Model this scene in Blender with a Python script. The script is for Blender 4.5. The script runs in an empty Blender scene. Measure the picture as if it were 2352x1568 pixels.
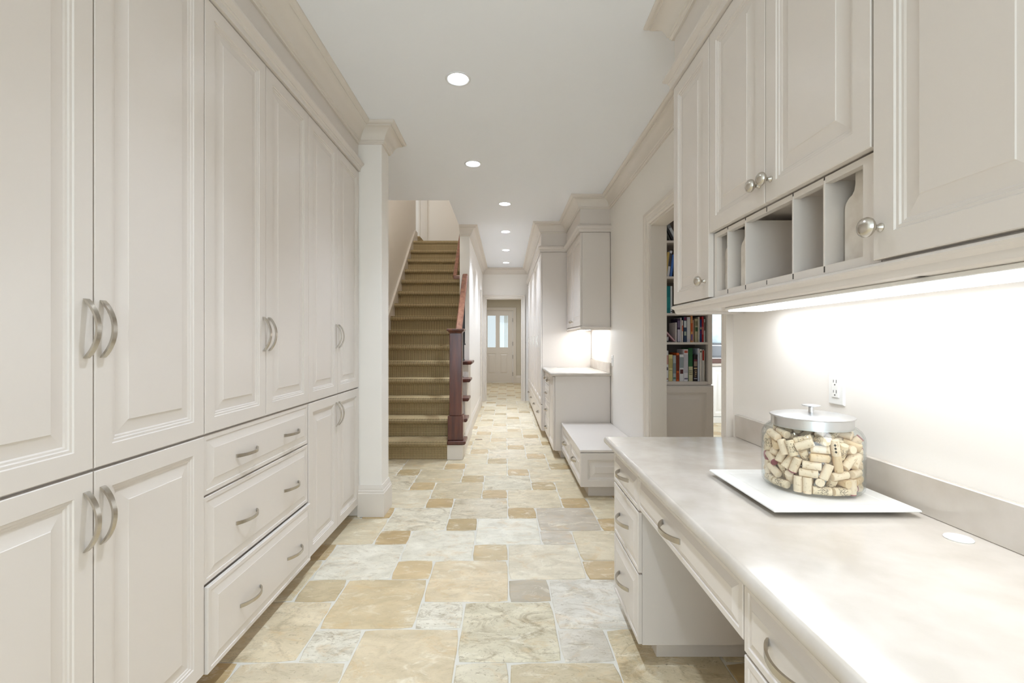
import bpy, bmesh, math, random
from mathutils import Vector, Matrix
random.seed(7)
S = bpy.context.scene
COL = S.collection

# ---------------------------------------------------------------- camera, world, light, exposure
cam = bpy.data.cameras.new('camera')
cam.sensor_width = 36.0
cam.lens = 36.0 * 1060 / 2352
cam.shift_x = 14 / 2352
cam.clip_start = 0.05
camo = bpy.data.objects.new('camera', cam)
camo.location = (0, 0, 1.27)
camo.rotation_euler = (math.pi / 2, 0, 0)
COL.objects.link(camo)
S.camera = camo
S.view_settings.view_transform = 'Standard'
S.view_settings.look = 'None'
S.view_settings.gamma = 1
S.view_settings.use_curve_mapping = False
S.view_settings.exposure = 1.8
S.cycles.max_bounces = 8
S.cycles.diffuse_bounces = 5
S.cycles.use_adaptive_sampling = True
S.cycles.adaptive_threshold = 0.05
S.cycles.glossy_bounces = 4
S.cycles.transparent_max_bounces = 12
S.cycles.use_denoising = True
S.cycles.sample_clamp_indirect = 8
W = bpy.data.worlds.new('sky'); S.world = W
W.use_nodes = True
W.node_tree.nodes['Background'].inputs[0].default_value = (0.86, 0.92, 0.96, 1)
W.node_tree.nodes['Background'].inputs[1].default_value = 0.3

CEIL = 2.835
DOWNLIGHT_W = 27
UNDER_CABINET_E = 2.35


def area(name, loc, rot, sx, sy, power, col=(1, 1, 1)):
    l = bpy.data.lights.new(name, 'AREA')
    l.shape = 'RECTANGLE'; l.size = sx; l.size_y = sy; l.energy = power; l.color = col
    o = bpy.data.objects.new(name, l); o.location = loc; o.rotation_euler = rot
    COL.objects.link(o)
    return o


# daylight through the big window behind the camera; added fill in library, kitchen and stairwell; the vestibule lamp
area('daylight_back_window', (-0.27, -2.75, 1.55), (math.pi / 2, 0, 0), 2.3, 2.1, 25, (0.74, 0.865, 1.0))
area('library_fill', (4.45, 4.2, 1.6), (0, math.pi / 2, 0), 1.6, 2.2, 7, (0.86, 0.92, 1.0))  # unseen fill lamp added to light the library; no window there
area('kitchen_fill', (4.5, 6.3, 1.6), (0, math.pi / 2, math.radians(-35)), 1.4, 1.6, 22, (0.84, 0.92, 1.0))  # second added fill, turned on the kitchen glimpse, out of view
area('stairwell_fill', (-1.1, 5.3, 5.3), (math.radians(35), 0, 0), 0.9, 0.5, 8, (0.95, 0.95, 0.92))  # added lamp high in the closed stairwell, brightens the upper steps
area('vestibule_lamp_glow', (0.0, 12.2, 2.52), (0, 0, 0), 0.25, 0.25, 9, (0.84, 0.9, 0.98))


# ---------------------------------------------------------------- materials
def lin(r, g, b):
    f = lambda c: (c / 255 / 12.92) if c / 255 <= 0.04045 else ((c / 255 + 0.055) / 1.055) ** 2.4
    return (f(r), f(g), f(b), 1)


def mat(name, col, rough=0.5, metal=0.0, spec=0.5, bump=None, var=None, emit=None, coat=0.0):
    m = bpy.data.materials.new(name); m.use_nodes = True
    nt = m.node_tree; b = nt.nodes['Principled BSDF']
    b.inputs['Base Color'].default_value = col
    b.inputs['Roughness'].default_value = rough
    b.inputs['Metallic'].default_value = metal
    b.inputs['Specular IOR Level'].default_value = spec
    b.inputs['Coat Weight'].default_value = coat
    if emit:
        b.inputs['Emission Color'].default_value = emit[0]
        b.inputs['Emission Strength'].default_value = emit[1]
    if bump or var:
        tc = nt.nodes.new('ShaderNodeTexCoord')
    if bump:
        n = nt.nodes.new('ShaderNodeTexNoise'); n.inputs['Scale'].default_value = bump[0]; n.inputs['Detail'].default_value = 4
        nt.links.new(tc.outputs['Object'], n.inputs['Vector'])
        bp = nt.nodes.new('ShaderNodeBump'); bp.inputs['Strength'].default_value = bump[1]; bp.inputs['Distance'].default_value = 0.002
        nt.links.new(n.outputs['Fac'], bp.inputs['Height']); nt.links.new(bp.outputs['Normal'], b.inputs['Normal'])
    if var:
        n = nt.nodes.new('ShaderNodeTexNoise'); n.inputs['Scale'].default_value = var[0]; n.inputs['Detail'].default_value = 8
        nt.links.new(tc.outputs['Object'], n.inputs['Vector'])
        cr = nt.nodes.new('ShaderNodeValToRGB')
        cr.color_ramp.elements[0].position = 0.35; cr.color_ramp.elements[1].position = 0.65
        cr.color_ramp.elements[0].color = var[1]; cr.color_ramp.elements[1].color = col
        nt.links.new(n.outputs['Fac'], cr.inputs['Fac']); nt.links.new(cr.outputs['Color'], b.inputs['Base Color'])
    return m


M_PAINT = mat('cabinet_paint', lin(220, 211, 202), 0.28, spec=0.45, bump=(60, 0.04))
M_TRIM = mat('trim_paint', lin(224, 215, 204), 0.38, spec=0.45)
M_WALL = mat('wall_paint', lin(240, 234, 226), 0.5, spec=0.35, bump=(180, 0.05))
M_TAN = mat('vestibule_paint', lin(204, 195, 178), 0.6, spec=0.3)
M_CEIL = mat('ceiling_paint', lin(246, 247, 250), 0.8, spec=0.2)
M_WHITE = mat('white_plastic', lin(238, 236, 231), 0.35)
M_CANRIM = mat('lamp_trim_white', lin(232, 232, 232), 0.4)
M_LENS = mat('lamp_lens', lin(255, 255, 255), 0.4, emit=((0.85, 0.92, 1.0, 1), 70))
M_STRIP = mat('light_strip_lens', lin(255, 255, 255), 0.4, emit=((0.86, 0.92, 1.0, 1), UNDER_CABINET_E))
M_STRIP_HALL = mat('hall_strip_lens', lin(255, 255, 255), 0.4, emit=((0.9, 0.95, 1.0, 1), 6.0))
M_NICKEL = mat('brushed_nickel', lin(198, 192, 182), 0.26, metal=1.0)
M_STEEL = mat('brushed_steel_lid', lin(214, 214, 214), 0.3, metal=1.0)
M_IRON = mat('black_iron', lin(28, 27, 27), 0.4)
M_HINGE = mat('dark_bronze', lin(58, 48, 40), 0.4, metal=0.6)
M_DARK = mat('dark_gap', lin(60, 54, 48), 0.8)
M_GROUT = mat('grout', lin(214, 208, 195), 0.85, bump=(90, 0.3))
M_STONE = mat('limestone_counter', lin(204, 195, 184), 0.16, spec=0.5, var=(9, lin(192, 182, 169)))
M_BOARD = mat('whitewashed_wood', lin(226, 218, 207), 0.6, var=(16, lin(206, 195, 182)))
M_TRAY = mat('glazed_tray', lin(240, 238, 233), 0.25, var=(10, lin(228, 225, 218)))
M_PAGES = mat('book_paper', lin(226, 218, 198), 0.8)
M_BLACKPL = mat('black_gloss', lin(22, 24, 27), 0.18)
M_BROWNBOX = mat('brown_wood_box', lin(92, 56, 40), 0.5)
M_MARBLE = mat('pale_blue_marble', lin(214, 228, 232), 0.25, var=(5, lin(168, 190, 198)))


def wood(name, c1, c2, rough=0.3, stretch=(14, 14, 1.4)):
    m = bpy.data.materials.new(name); m.use_nodes = True
    nt = m.node_tree; b = nt.nodes['Principled BSDF']
    tc = nt.nodes.new('ShaderNodeTexCoord'); mp = nt.nodes.new('ShaderNodeMapping')
    mp.inputs['Scale'].default_value = stretch
    n = nt.nodes.new('ShaderNodeTexNoise'); n.inputs['Scale'].default_value = 1.6; n.inputs['Detail'].default_value = 6
    cr = nt.nodes.new('ShaderNodeValToRGB')
    cr.color_ramp.elements[0].position = 0.3; cr.color_ramp.elements[1].position = 0.7
    cr.color_ramp.elements[0].color = c1; cr.color_ramp.elements[1].color = c2
    nt.links.new(tc.outputs['Object'], mp.inputs['Vector']); nt.links.new(mp.outputs['Vector'], n.inputs['Vector'])
    nt.links.new(n.outputs['Fac'], cr.inputs['Fac']); nt.links.new(cr.outputs['Color'], b.inputs['Base Color'])
    b.inputs['Roughness'].default_value = rough
    b.inputs['Coat Weight'].default_value = 0.3; b.inputs['Coat Roughness'].default_value = 0.15
    return m


M_MAHOG = wood('mahogany_stain', lin(66, 28, 15), lin(112, 54, 32))
M_RAIL = wood('mahogany_rail', lin(112, 66, 46), lin(158, 106, 80), 0.35)


def glass_mat(name, tint=(0.97, 0.985, 0.98, 1)):
    # thin clear glass: lets light straight through, mirrors by angle
    m = bpy.data.materials.new(name); m.use_nodes = True
    nt = m.node_tree; nt.nodes.remove(nt.nodes['Principled BSDF'])
    out = nt.nodes['Material Output']
    t = nt.nodes.new('ShaderNodeBsdfTransparent'); t.inputs['Color'].default_value = tint
    g = nt.nodes.new('ShaderNodeBsdfGlossy'); g.inputs['Roughness'].default_value = 0.03
    lw = nt.nodes.new('ShaderNodeLayerWeight'); lw.inputs['Blend'].default_value = 0.5
    pw = nt.nodes.new('ShaderNodeMath'); pw.operation = 'POWER'; pw.inputs[1].default_value = 4.0
    nt.links.new(lw.outputs['Facing'], pw.inputs[0])
    f = nt.nodes.new('ShaderNodeMath'); f.operation = 'MULTIPLY_ADD'; f.inputs[1].default_value = 0.6; f.inputs[2].default_value = 0.035
    nt.links.new(pw.outputs[0], f.inputs[0])
    mx = nt.nodes.new('ShaderNodeMixShader')
    nt.links.new(f.outputs[0], mx.inputs['Fac']); nt.links.new(t.outputs[0], mx.inputs[1]); nt.links.new(g.outputs[0], mx.inputs[2])
    nt.links.new(mx.outputs[0], out.inputs['Surface'])
    return m


M_GLASS = glass_mat('clear_jar_glass')
M_PANE = glass_mat('window_glass', (0.93, 0.96, 0.96, 1))


def tile_mat():
    m = bpy.data.materials.new('travertine'); m.use_nodes = True
    nt = m.node_tree; b = nt.nodes['Principled BSDF']; L = nt.links.new
    oi = nt.nodes.new('ShaderNodeObjectInfo'); tc = nt.nodes.new('ShaderNodeTexCoord')
    ml = nt.nodes.new('ShaderNodeMath'); ml.operation = 'MULTIPLY'; ml.inputs[1].default_value = 37.0
    L(oi.outputs['Random'], ml.inputs[0])
    mp = nt.nodes.new('ShaderNodeMapping'); mp.inputs['Scale'].default_value = (1.0, 1.7, 1.0)
    L(tc.outputs['Object'], mp.inputs['Vector'])
    ad = nt.nodes.new('ShaderNodeVectorMath'); ad.operation = 'ADD'
    L(mp.outputs['Vector'], ad.inputs[0]); L(ml.outputs[0], ad.inputs[1])

    def noise(scale, detail, dist=0.0, rough=0.6):
        n = nt.nodes.new('ShaderNodeTexNoise'); n.inputs['Scale'].default_value = scale
        n.inputs['Detail'].default_value = detail; n.inputs['Distortion'].default_value = dist; n.inputs['Roughness'].default_value = rough
        L(ad.outputs[0], n.inputs['Vector'])
        return n

    def ramp(src, p0, p1, c0, c1):
        r = nt.nodes.new('ShaderNodeValToRGB')
        r.color_ramp.elements[0].position = p0; r.color_ramp.elements[1].position = p1
        r.color_ramp.elements[0].color = c0; r.color_ramp.elements[1].color = c1
        L(src, r.inputs['Fac'])
        return r

    def mix(fac, a, c, mode='MIX'):
        x = nt.nodes.new('ShaderNodeMix'); x.data_type = 'RGBA'; x.blend_type = mode
        if hasattr(fac, 'links'): L(fac, x.inputs['Factor'])
        else: x.inputs['Factor'].default_value = fac
        L(a, x.inputs['A'])
        if isinstance(c, tuple): x.inputs['B'].default_value = c
        else: L(c, x.inputs['B'])
        return x.outputs['Result']
    big = ramp(noise(5.5, 7, 0.6).outputs['Fac'], 0.36, 0.66, (0.84, 0.82, 0.77, 1), (1.06, 1.05, 1.03, 1))
    c = mix(1.0, oi.outputs['Color'], big.outputs['Color'], 'MULTIPLY')
    ochre = ramp(noise(6.5, 10, 1.0, 0.75).outputs['Fac'], 0.52, 0.68, (0, 0, 0, 1), (0.5, 0.5, 0.5, 1))
    c = mix(ochre.outputs['Color'], c, lin(204, 168, 112))
    pale = ramp(noise(8.0, 9, 0.8, 0.7).outputs['Fac'], 0.54, 0.66, (0, 0, 0, 1), (0.55, 0.55, 0.55, 1))
    c = mix(pale.outputs['Color'], c, lin(236, 228, 208))
    vein = ramp(noise(5.2, 12, 1.4, 0.78).outputs['Fac'], 0.50, 0.64, (0, 0, 0, 1), (0.8, 0.8, 0.8, 1))
    wv = nt.nodes.new('ShaderNodeMath'); wv.operation = 'MULTIPLY'
    L(vein.outputs['Color'], wv.inputs[0]); L(oi.outputs['Alpha'], wv.inputs[1])
    c = mix(wv.outputs[0], c, lin(148, 130, 98))
    pits = ramp(noise(40, 6, 1.0, 0.75).outputs['Fac'], 0.57, 0.63, (0, 0, 0, 1), (0.75, 0.75, 0.75, 1))
    wp = nt.nodes.new('ShaderNodeMath'); wp.operation = 'MULTIPLY'
    L(pits.outputs['Color'], wp.inputs[0]); L(oi.outputs['Alpha'], wp.inputs[1])
    c = mix(wp.outputs[0], c, lin(150, 134, 106))
    L(c, b.inputs['Base Color'])
    b.inputs['Roughness'].default_value = 0.42
    bp = nt.nodes.new('ShaderNodeBump'); bp.inputs['Strength'].default_value = 0.25; bp.inputs['Distance'].default_value = 0.002
    L(noise(14, 8, 0.5).outputs['Fac'], bp.inputs['Height']); L(bp.outputs['Normal'], b.inputs['Normal'])
    return m


M_TILE = tile_mat()


def carpet_mat():
    m = bpy.data.materials.new('woven_carpet'); m.use_nodes = True
    nt = m.node_tree; b = nt.nodes['Principled BSDF']; L = nt.links.new
    tc = nt.nodes.new('ShaderNodeTexCoord')
    # a diamond loop weave: two crossing waves over x and (height + depth)
    sp = nt.nodes.new('ShaderNodeSeparateXYZ'); L(tc.outputs['Object'], sp.inputs[0])
    yz = nt.nodes.new('ShaderNodeMath'); yz.operation = 'SUBTRACT'; L(sp.outputs['Y'], yz.inputs[0]); L(sp.outputs['Z'], yz.inputs[1])
    outs = []
    for sgn in (1, -1):
        a = nt.nodes.new('ShaderNodeMath'); a.operation = 'MULTIPLY_ADD'; L(sp.outputs['X'], a.inputs[0]); a.inputs[1].default_value = 250.0 * sgn
        k = nt.nodes.new('ShaderNodeMath'); k.operation = 'MULTIPLY'; L(yz.outputs[0], k.inputs[0]); k.inputs[1].default_value = 340.0
        L(k.outputs[0], a.inputs[2])
        s = nt.nodes.new('ShaderNodeMath'); s.operation = 'SINE'; L(a.outputs[0], s.inputs[0]); outs.append(s.outputs[0])
    pr = nt.nodes.new('ShaderNodeMath'); pr.operation = 'MULTIPLY'; L(outs[0], pr.inputs[0]); L(outs[1], pr.inputs[1])
    mr = nt.nodes.new('ShaderNodeMapRange'); mr.inputs[1].default_value = -0.6; mr.inputs[2].default_value = 1.0
    L(pr.outputs[0], mr.inputs[0])
    n = nt.nodes.new('ShaderNodeTexNoise'); n.inputs['Scale'].default_value = 220; L(tc.outputs['Object'], n.inputs['Vector'])
    ml = nt.nodes.new('ShaderNodeMath'); ml.operation = 'MULTIPLY_ADD'; L(n.outputs['Fac'], ml.inputs[0]); ml.inputs[1].default_value = 0.35; L(mr.outputs[0], ml.inputs[2])
    cr = nt.nodes.new('ShaderNodeValToRGB')
    cr.color_ramp.elements[0].color = lin(74, 60, 36); cr.color_ramp.elements[1].color = lin(226, 202, 158)
    cr.color_ramp.elements[0].position = 0.15; cr.color_ramp.elements[1].position = 1.0
    L(ml.outputs[0], cr.inputs['Fac']); L(cr.outputs['Color'], b.inputs['Base Color'])
    b.inputs['Roughness'].default_value = 0.95; b.inputs['Specular IOR Level'].default_value = 0.1
    bp = nt.nodes.new('ShaderNodeBump'); bp.inputs['Strength'].default_value = 0.7; bp.inputs['Distance'].default_value = 0.004
    L(mr.outputs[0], bp.inputs['Height']); L(bp.outputs['Normal'], b.inputs['Normal'])
    return m


M_CARPET = carpet_mat()


def cork_mat(name, c1, c2, printed=False, end=None):
    m = bpy.data.materials.new(name); m.use_nodes = True
    nt = m.node_tree; b = nt.nodes['Principled BSDF']; L = nt.links.new
    oi = nt.nodes.new('ShaderNodeObjectInfo'); tc = nt.nodes.new('ShaderNodeTexCoord')
    ad = nt.nodes.new('ShaderNodeVectorMath'); ad.operation = 'ADD'
    ml = nt.nodes.new('ShaderNodeMath'); ml.operation = 'MULTIPLY'; ml.inputs[1].default_value = 11.0
    L(oi.outputs['Random'], ml.inputs[0]); L(tc.outputs['Object'], ad.inputs[0]); L(ml.outputs[0], ad.inputs[1])
    n = nt.nodes.new('ShaderNodeTexNoise'); n.inputs['Scale'].default_value = 130; n.inputs['Detail'].default_value = 5
    L(ad.outputs[0], n.inputs['Vector'])
    cr = nt.nodes.new('ShaderNodeValToRGB'); cr.color_ramp.elements[0].position = 0.32; cr.color_ramp.elements[1].position = 0.42
    cr.color_ramp.elements[0].color = c2; cr.color_ramp.elements[1].color = c1
    L(n.outputs['Fac'], cr.inputs['Fac']); c = cr.outputs['Color']
    sp = nt.nodes.new('ShaderNodeSeparateXYZ'); L(tc.outputs['Object'], sp.inputs[0])
    if printed:
        # worn ink: broken rows of marks round the middle of the cork
        mp = nt.nodes.new('ShaderNodeMapping'); mp.inputs['Scale'].default_value = (420, 420, 190); L(tc.outputs['Object'], mp.inputs['Vector'])
        v = nt.nodes.new('ShaderNodeTexNoise'); v.inputs['Scale'].default_value = 1.0; v.inputs['Detail'].default_value = 1; L(mp.outputs[0], v.inputs['Vector'])
        g = nt.nodes.new('ShaderNodeMath'); g.operation = 'GREATER_THAN'; g.inputs[1].default_value = 0.55; L(v.outputs['Fac'], g.inputs[0])
        ab = nt.nodes.new('ShaderNodeMath'); ab.operation = 'ABSOLUTE'; L(sp.outputs['Z'], ab.inputs[0])
        lt = nt.nodes.new('ShaderNodeMath'); lt.operation = 'LESS_THAN'; lt.inputs[1].default_value = 0.013; L(ab.outputs[0], lt.inputs[0])
        an = nt.nodes.new('ShaderNodeMath'); an.operation = 'MULTIPLY'; L(g.outputs[0], an.inputs[0]); L(lt.outputs[0], an.inputs[1])
        sc = nt.nodes.new('ShaderNodeMath'); sc.operation = 'MULTIPLY'; sc.inputs[1].default_value = 0.7; L(an.outputs[0], sc.inputs[0])
        x = nt.nodes.new('ShaderNodeMix'); x.data_type = 'RGBA'; L(sc.outputs[0], x.inputs['Factor']); L(c, x.inputs['A']); x.inputs['B'].default_value = lin(92, 74, 60)
        c = x.outputs['Result']
    if end:
        gt = nt.nodes.new('ShaderNodeMath'); gt.operation = 'GREATER_THAN'; gt.inputs[1].default_value = 0.0195; L(sp.outputs['Z'], gt.inputs[0])
        x = nt.nodes.new('ShaderNodeMix'); x.data_type = 'RGBA'; L(gt.outputs[0], x.inputs['Factor']); L(c, x.inputs['A']); x.inputs['B'].default_value = end
        c = x.outputs['Result']
    L(c, b.inputs['Base Color']); b.inputs['Roughness'].default_value = 0.8; b.inputs['Specular IOR Level'].default_value = 0.2
    return m


M_CORK = [cork_mat('cork_pale', lin(236, 214, 186), lin(212, 184, 152)),
          cork_mat('cork_tan', lin(224, 196, 160), lin(204, 170, 132)),
          cork_mat('cork_printed', lin(231, 210, 180), lin(210, 182, 148), printed=True),
          cork_mat('cork_stained', lin(230, 208, 180), lin(210, 182, 150), end=lin(150, 88, 92))]


# ---------------------------------------------------------------- mesh helpers
def finish(name, me, m, parent=None, smooth=True, ang=32):
    if smooth:
        me.polygons.foreach_set('use_smooth', [True] * len(me.polygons))
        me.set_sharp_from_angle(angle=math.radians(ang))
    if m: me.materials.append(m)
    o = bpy.data.objects.new(name, me); COL.objects.link(o)
    if parent is not None: o.parent = parent
    return o


def mk(name, verts, faces, m, parent=None, smooth=True, off=None, ang=32):
    if off is not None: verts = [(v[0] - off[0], v[1] - off[1], v[2] - off[2]) for v in verts]
    me = bpy.data.meshes.new(name); me.from_pydata([tuple(v) for v in verts], [], faces); me.update()
    return finish(name, me, m, parent, smooth, ang)


def from_bm(name, bm, m, parent=None, smooth=True, ang=32):
    me = bpy.data.meshes.new(name); bm.to_mesh(me); bm.free()
    return finish(name, me, m, parent, smooth, ang)


def thing(name, label, cat, loc, group=None):
    o = bpy.data.objects.new(name, None); o.empty_display_size = 0.05
    o.location = loc; COL.objects.link(o)
    tag(o, label, cat, group)
    return o


def tag(o, label, cat, group=None):
    o['label'] = label; o['category'] = cat
    if group: o['group'] = group
    return o


def struct(o, label=None):
    o['kind'] = 'structure'
    if label: o['label'] = label
    return o


def L0(parent):
    # world position of the top-level root a part belongs to
    p = parent
    if p is None: return (0, 0, 0)
    while p.parent is not None: p = p.parent
    return tuple(p.location)


def box(name, x0, x1, y0, y1, z0, z1, m, parent=None, bev=0.0015, seg=1, edges=None):
    o = L0(parent)
    bm = bmesh.new()
    r = bmesh.ops.create_cube(bm, size=1)
    for v in r['verts']:
        v.co = Vector(((x0 + x1) / 2 - o[0] + v.co.x * (x1 - x0), (y0 + y1) / 2 - o[1] + v.co.y * (y1 - y0), (z0 + z1) / 2 - o[2] + v.co.z * (z1 - z0)))
    if bev:
        es = [e for e in bm.edges if edges is None or edges((e.verts[0].co + e.verts[1].co) / 2 + Vector(o))]
        bmesh.ops.bevel(bm, geom=es, offset=bev, segments=seg, affect='EDGES', profile=0.5)
    return from_bm(name, bm, m, parent)


def prism(name, poly, axis, a, b, m, parent=None, bev=0.0):
    """polygon in the two other axes (order xyz without the axis) pushed from a to b along axis"""
    o = L0(parent)
    def p3(p, t):
        return {'x': (t, p[0], p[1]), 'y': (p[0], t, p[1]), 'z': (p[0], p[1], t)}[axis]
    n = len(poly)
    vs = [Vector(p3(p, a)) - Vector(o) for p in poly] + [Vector(p3(p, b)) - Vector(o) for p in poly]
    bm = bmesh.new()
    bv = [bm.verts.new(v) for v in vs]
    bm.faces.new(bv[:n]); bm.faces.new(list(reversed(bv[n:])))
    for i in range(n):
        j = (i + 1) % n
        bm.faces.new((bv[i], bv[i + n], bv[j + n], bv[j]))
    bmesh.ops.recalc_face_normals(bm, faces=bm.faces)
    if bev: bmesh.ops.bevel(bm, geom=bm.edges[:], offset=bev, segments=1, affect='EDGES')
    return from_bm(name, bm, m, parent)


def lathe(name, prof, origin, axis, m, parent=None, n=24, closed=False, cap=True):
    o = Vector(L0(parent)); A = Vector(axis).normalized()
    U = A.orthogonal().normalized(); V = A.cross(U)
    vs, fs = [], []
    for r, h in prof:
        for i in range(n):
            t = 2 * math.pi * i / n
            vs.append(Vector(origin) - o + A * h + (U * math.cos(t) + V * math.sin(t)) * r)
    k = len(prof)
    for a in range(k if closed else k - 1):
        b = (a + 1) % k
        for i in range(n):
            j = (i + 1) % n
            fs.append((a * n + i, a * n + j, b * n + j, b * n + i))
    if not closed and cap:
        if prof[0][0] > 1e-5: fs.append(tuple(reversed(range(n))))
        if prof[-1][0] > 1e-5: fs.append(tuple(range((k - 1) * n, k * n)))
    ob = mk(name, vs, fs, m, parent)
    if prof[0][0] <= 1e-5 or prof[-1][0] <= 1e-5:
        bm = bmesh.new(); bm.from_mesh(ob.data); bmesh.ops.remove_doubles(bm, verts=bm.verts, dist=1e-6); bm.to_mesh(ob.data); bm.free()
    return ob


def sweep(name, path, prof, fmap, m, parent=None, closed=False):
    """prof (o, h): o = distance to the right-hand side of the path; mitred corners"""
    off = Vector(L0(parent))
    n = len(path); P = [Vector(p) for p in path]
    vs = []
    for i in range(n):
        d0 = (P[i] - P[i - 1]).normalized() if (i > 0 or closed) else None
        d1 = (P[(i + 1) % n] - P[i]).normalized() if (i < n - 1 or closed) else None
        if d0 is None: d0 = d1
        if d1 is None: d1 = d0
        n0 = Vector((d0.y, -d0.x)); n1 = Vector((d1.y, -d1.x))
        b = (n0 + n1); b = b / max(1e-6, (1 + n0.dot(n1)))
        for o, h in prof:
            q = P[i] + b * o
            vs.append(Vector(fmap(q.x, q.y, h)) - off)
    k = len(prof); fs = []
    for i in range(n if closed else n - 1):
        j = (i + 1) % n
        for a in range(k):
            c = (a + 1) % k
            fs.append((i * k + a, j * k + a, j * k + c, i * k + c))
    if not closed:
        fs.append(tuple(range(k))); fs.append(tuple(reversed(range((n - 1) * k, n * k))))
    bm = bmesh.new()
    bv = [bm.verts.new(v) for v in vs]
    for f in fs: bm.faces.new([bv[i] for i in f])
    bmesh.ops.recalc_face_normals(bm, faces=bm.faces)
    return from_bm(name, bm, m, parent, ang=25)


XY = lambda x, y, h: (x, y, h)
Z = Vector((0, 0, 1))


def nested(name, O, U, N, w, h, loops, m, parent, ring=False):
    """concentric rectangles (inset, depth along N), front face towards N; ring leaves the middle open"""
    off = Vector(L0(parent)); O = Vector(O); U = Vector(U); N = Vector(N)
    vs, fs = [], []
    for ins, d in loops:
        for u, v in ((ins, ins), (w - ins, ins), (w - ins, h - ins), (ins, h - ins)):
            vs.append(O + U * u + Z * v + N * d - off)
    k = len(loops)
    for a in range(k if ring else k - 1):
        b = (a + 1) % k
        for i in range(4):
            j = (i + 1) % 4
            fs.append((a * 4 + i, a * 4 + j, b * 4 + j, b * 4 + i))
    if not ring:
        fs.append((4 * k - 4, 4 * k - 3, 4 * k - 2, 4 * k - 1)); fs.append((3, 2, 1, 0))
    return mk(name, vs, fs, m, parent, ang=14)


def bow_pull(parent, C, A, N, length=0.152, width=0.013, proj=0.032, name='handle'):
    off = Vector(L0(parent)); C = Vector(C); A = Vector(A); N = Vector(N); Wd = A.cross(N)
    vs, fs = [], []; n = 18
    for i in range(n + 1):
        s = -1 + 2 * i / n
        q = 1 - s * s
        out = 0.004 + proj * q ** 0.85
        inn = max(-0.0005, out - 0.0055 - 0.003 * (1 - q))
        if i in (0, n): inn = -0.0005
        hw = width / 2 * (1 + 0.18 * s * s)
        c = C + A * (s * length / 2)
        for a, b in ((-hw, inn), (hw, inn), (hw, out), (-hw, out)):
            vs.append(c + Wd * a + N * b - off)
    for i in range(n):
        for a in range(4):
            b = (a + 1) % 4
            fs.append((i * 4 + a, i * 4 + b, i * 4 + 4 + b, i * 4 + 4 + a))
    fs.append((3, 2, 1, 0)); fs.append(tuple(range(n * 4, n * 4 + 4)))
    o = mk(name, vs, fs, M_NICKEL, parent)
    bm = bmesh.new(); bm.from_mesh(o.data); bmesh.ops.recalc_face_normals(bm, faces=bm.faces); bm.to_mesh(o.data); bm.free()
    return o


def knob(parent, C, N, s=1.0):
    pr = [(0.0, -0.001), (0.0085, -0.001), (0.009, 0.002), (0.006, 0.006), (0.0052, 0.012), (0.008, 0.017), (0.015, 0.021),
          (0.0195, 0.026), (0.0205, 0.031), (0.018, 0.037), (0.012, 0.0415), (0.005, 0.0435), (0.0, 0.044)]
    return lathe('knob', [(r * s, h * s) for r, h in pr], C, N, M_NICKEL, parent, 20)


def door(parent, O, U, N, w, h, s=0.053, name='door', m=None, g=0.0021):
    """cabinet door: moulded frame plus raised panel; O lower corner, on the front plane"""
    m = m or M_PAINT
    O = Vector(O) + Vector(U) * g + Z * g; w -= 2 * g; h -= 2 * g
    fr = [(0.03, -0.02), (0, -0.02), (0, -0.002), (0.002, 0), (s, 0), (s + 0.0025, -0.0035), (s + 0.009, -0.0035), (s + 0.0115, -0.007),
          (s + 0.0165, -0.0075), (s + 0.02, -0.010), (s + 0.02, -0.0195)]
    d = nested(name, O, U, N, w, h, fr, m, parent, ring=True)
    pa = [(s + 0.0195, -0.019), (s + 0.0195, -0.0102), (s + 0.025, -0.0102), (s + 0.056, -0.0032), (s + 0.0575, -0.0015)]
    nested('raised_panel', O, U, N, w, h, pa, m, d)
    return d


def drawer(parent, O, U, N, w, h, s=0.016, g=0.0019, m=None, name='drawer'):
    O = Vector(O) + Vector(U) * g + Z * g; w -= 2 * g; h -= 2 * g
    k = min(0.034, h * 0.16)
    lp = [(0, -0.02), (0, -0.007), (0.002, -0.005), (s, -0.005), (s + 0.002, -0.008), (s + 0.004, -0.008), (s + k, -0.001), (s + k + 0.0015, 0)]
    return nested(name, O, U, N, w, h, lp, m or M_PAINT, parent)

# ---------------------------------------------------------------- the room shell
WL, WR = -1.68, 1.135          # wall planes left and right
CAN = [(-0.285, -1.2), (-0.285, 0.115), (-0.285, 1.43), (-0.285, 2.751), (-0.29, 4.066), (-0.012, 5.25), (-0.005, 6.583), (0.0, 7.90), (0.005, 9.165)]
R_CAN = 0.062

# ceiling: slab with the stairwell cut out and a hole for each recessed lamp
ceil_o = prism('ceiling', [(WL, -2.6), (WR, -2.6), (WR, 9.87), (-0.63, 9.87), (-0.63, 5.12), (WL, 5.12)], 'z', CEIL, CEIL + 0.16, M_CEIL)
bmc = bmesh.new()
for x, y in CAN:
    bmesh.ops.create_cone(bmc, cap_ends=True, segments=32, radius1=R_CAN, radius2=R_CAN, depth=0.2, matrix=Matrix.Translation((x, y, CEIL + 0.03)))
cut = from_bm('ceiling_cutter', bmc, None, None, smooth=False)
md = ceil_o.modifiers.new('holes', 'BOOLEAN'); md.object = cut; md.operation = 'DIFFERENCE'; md.solver = 'EXACT'
dg = bpy.context.evaluated_depsgraph_get()
me = bpy.data.meshes.new_from_object(ceil_o.evaluated_get(dg)); ceil_o.modifiers.clear(); ceil_o.data = me
bpy.data.objects.remove(cut)
struct(ceil_o)

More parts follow.
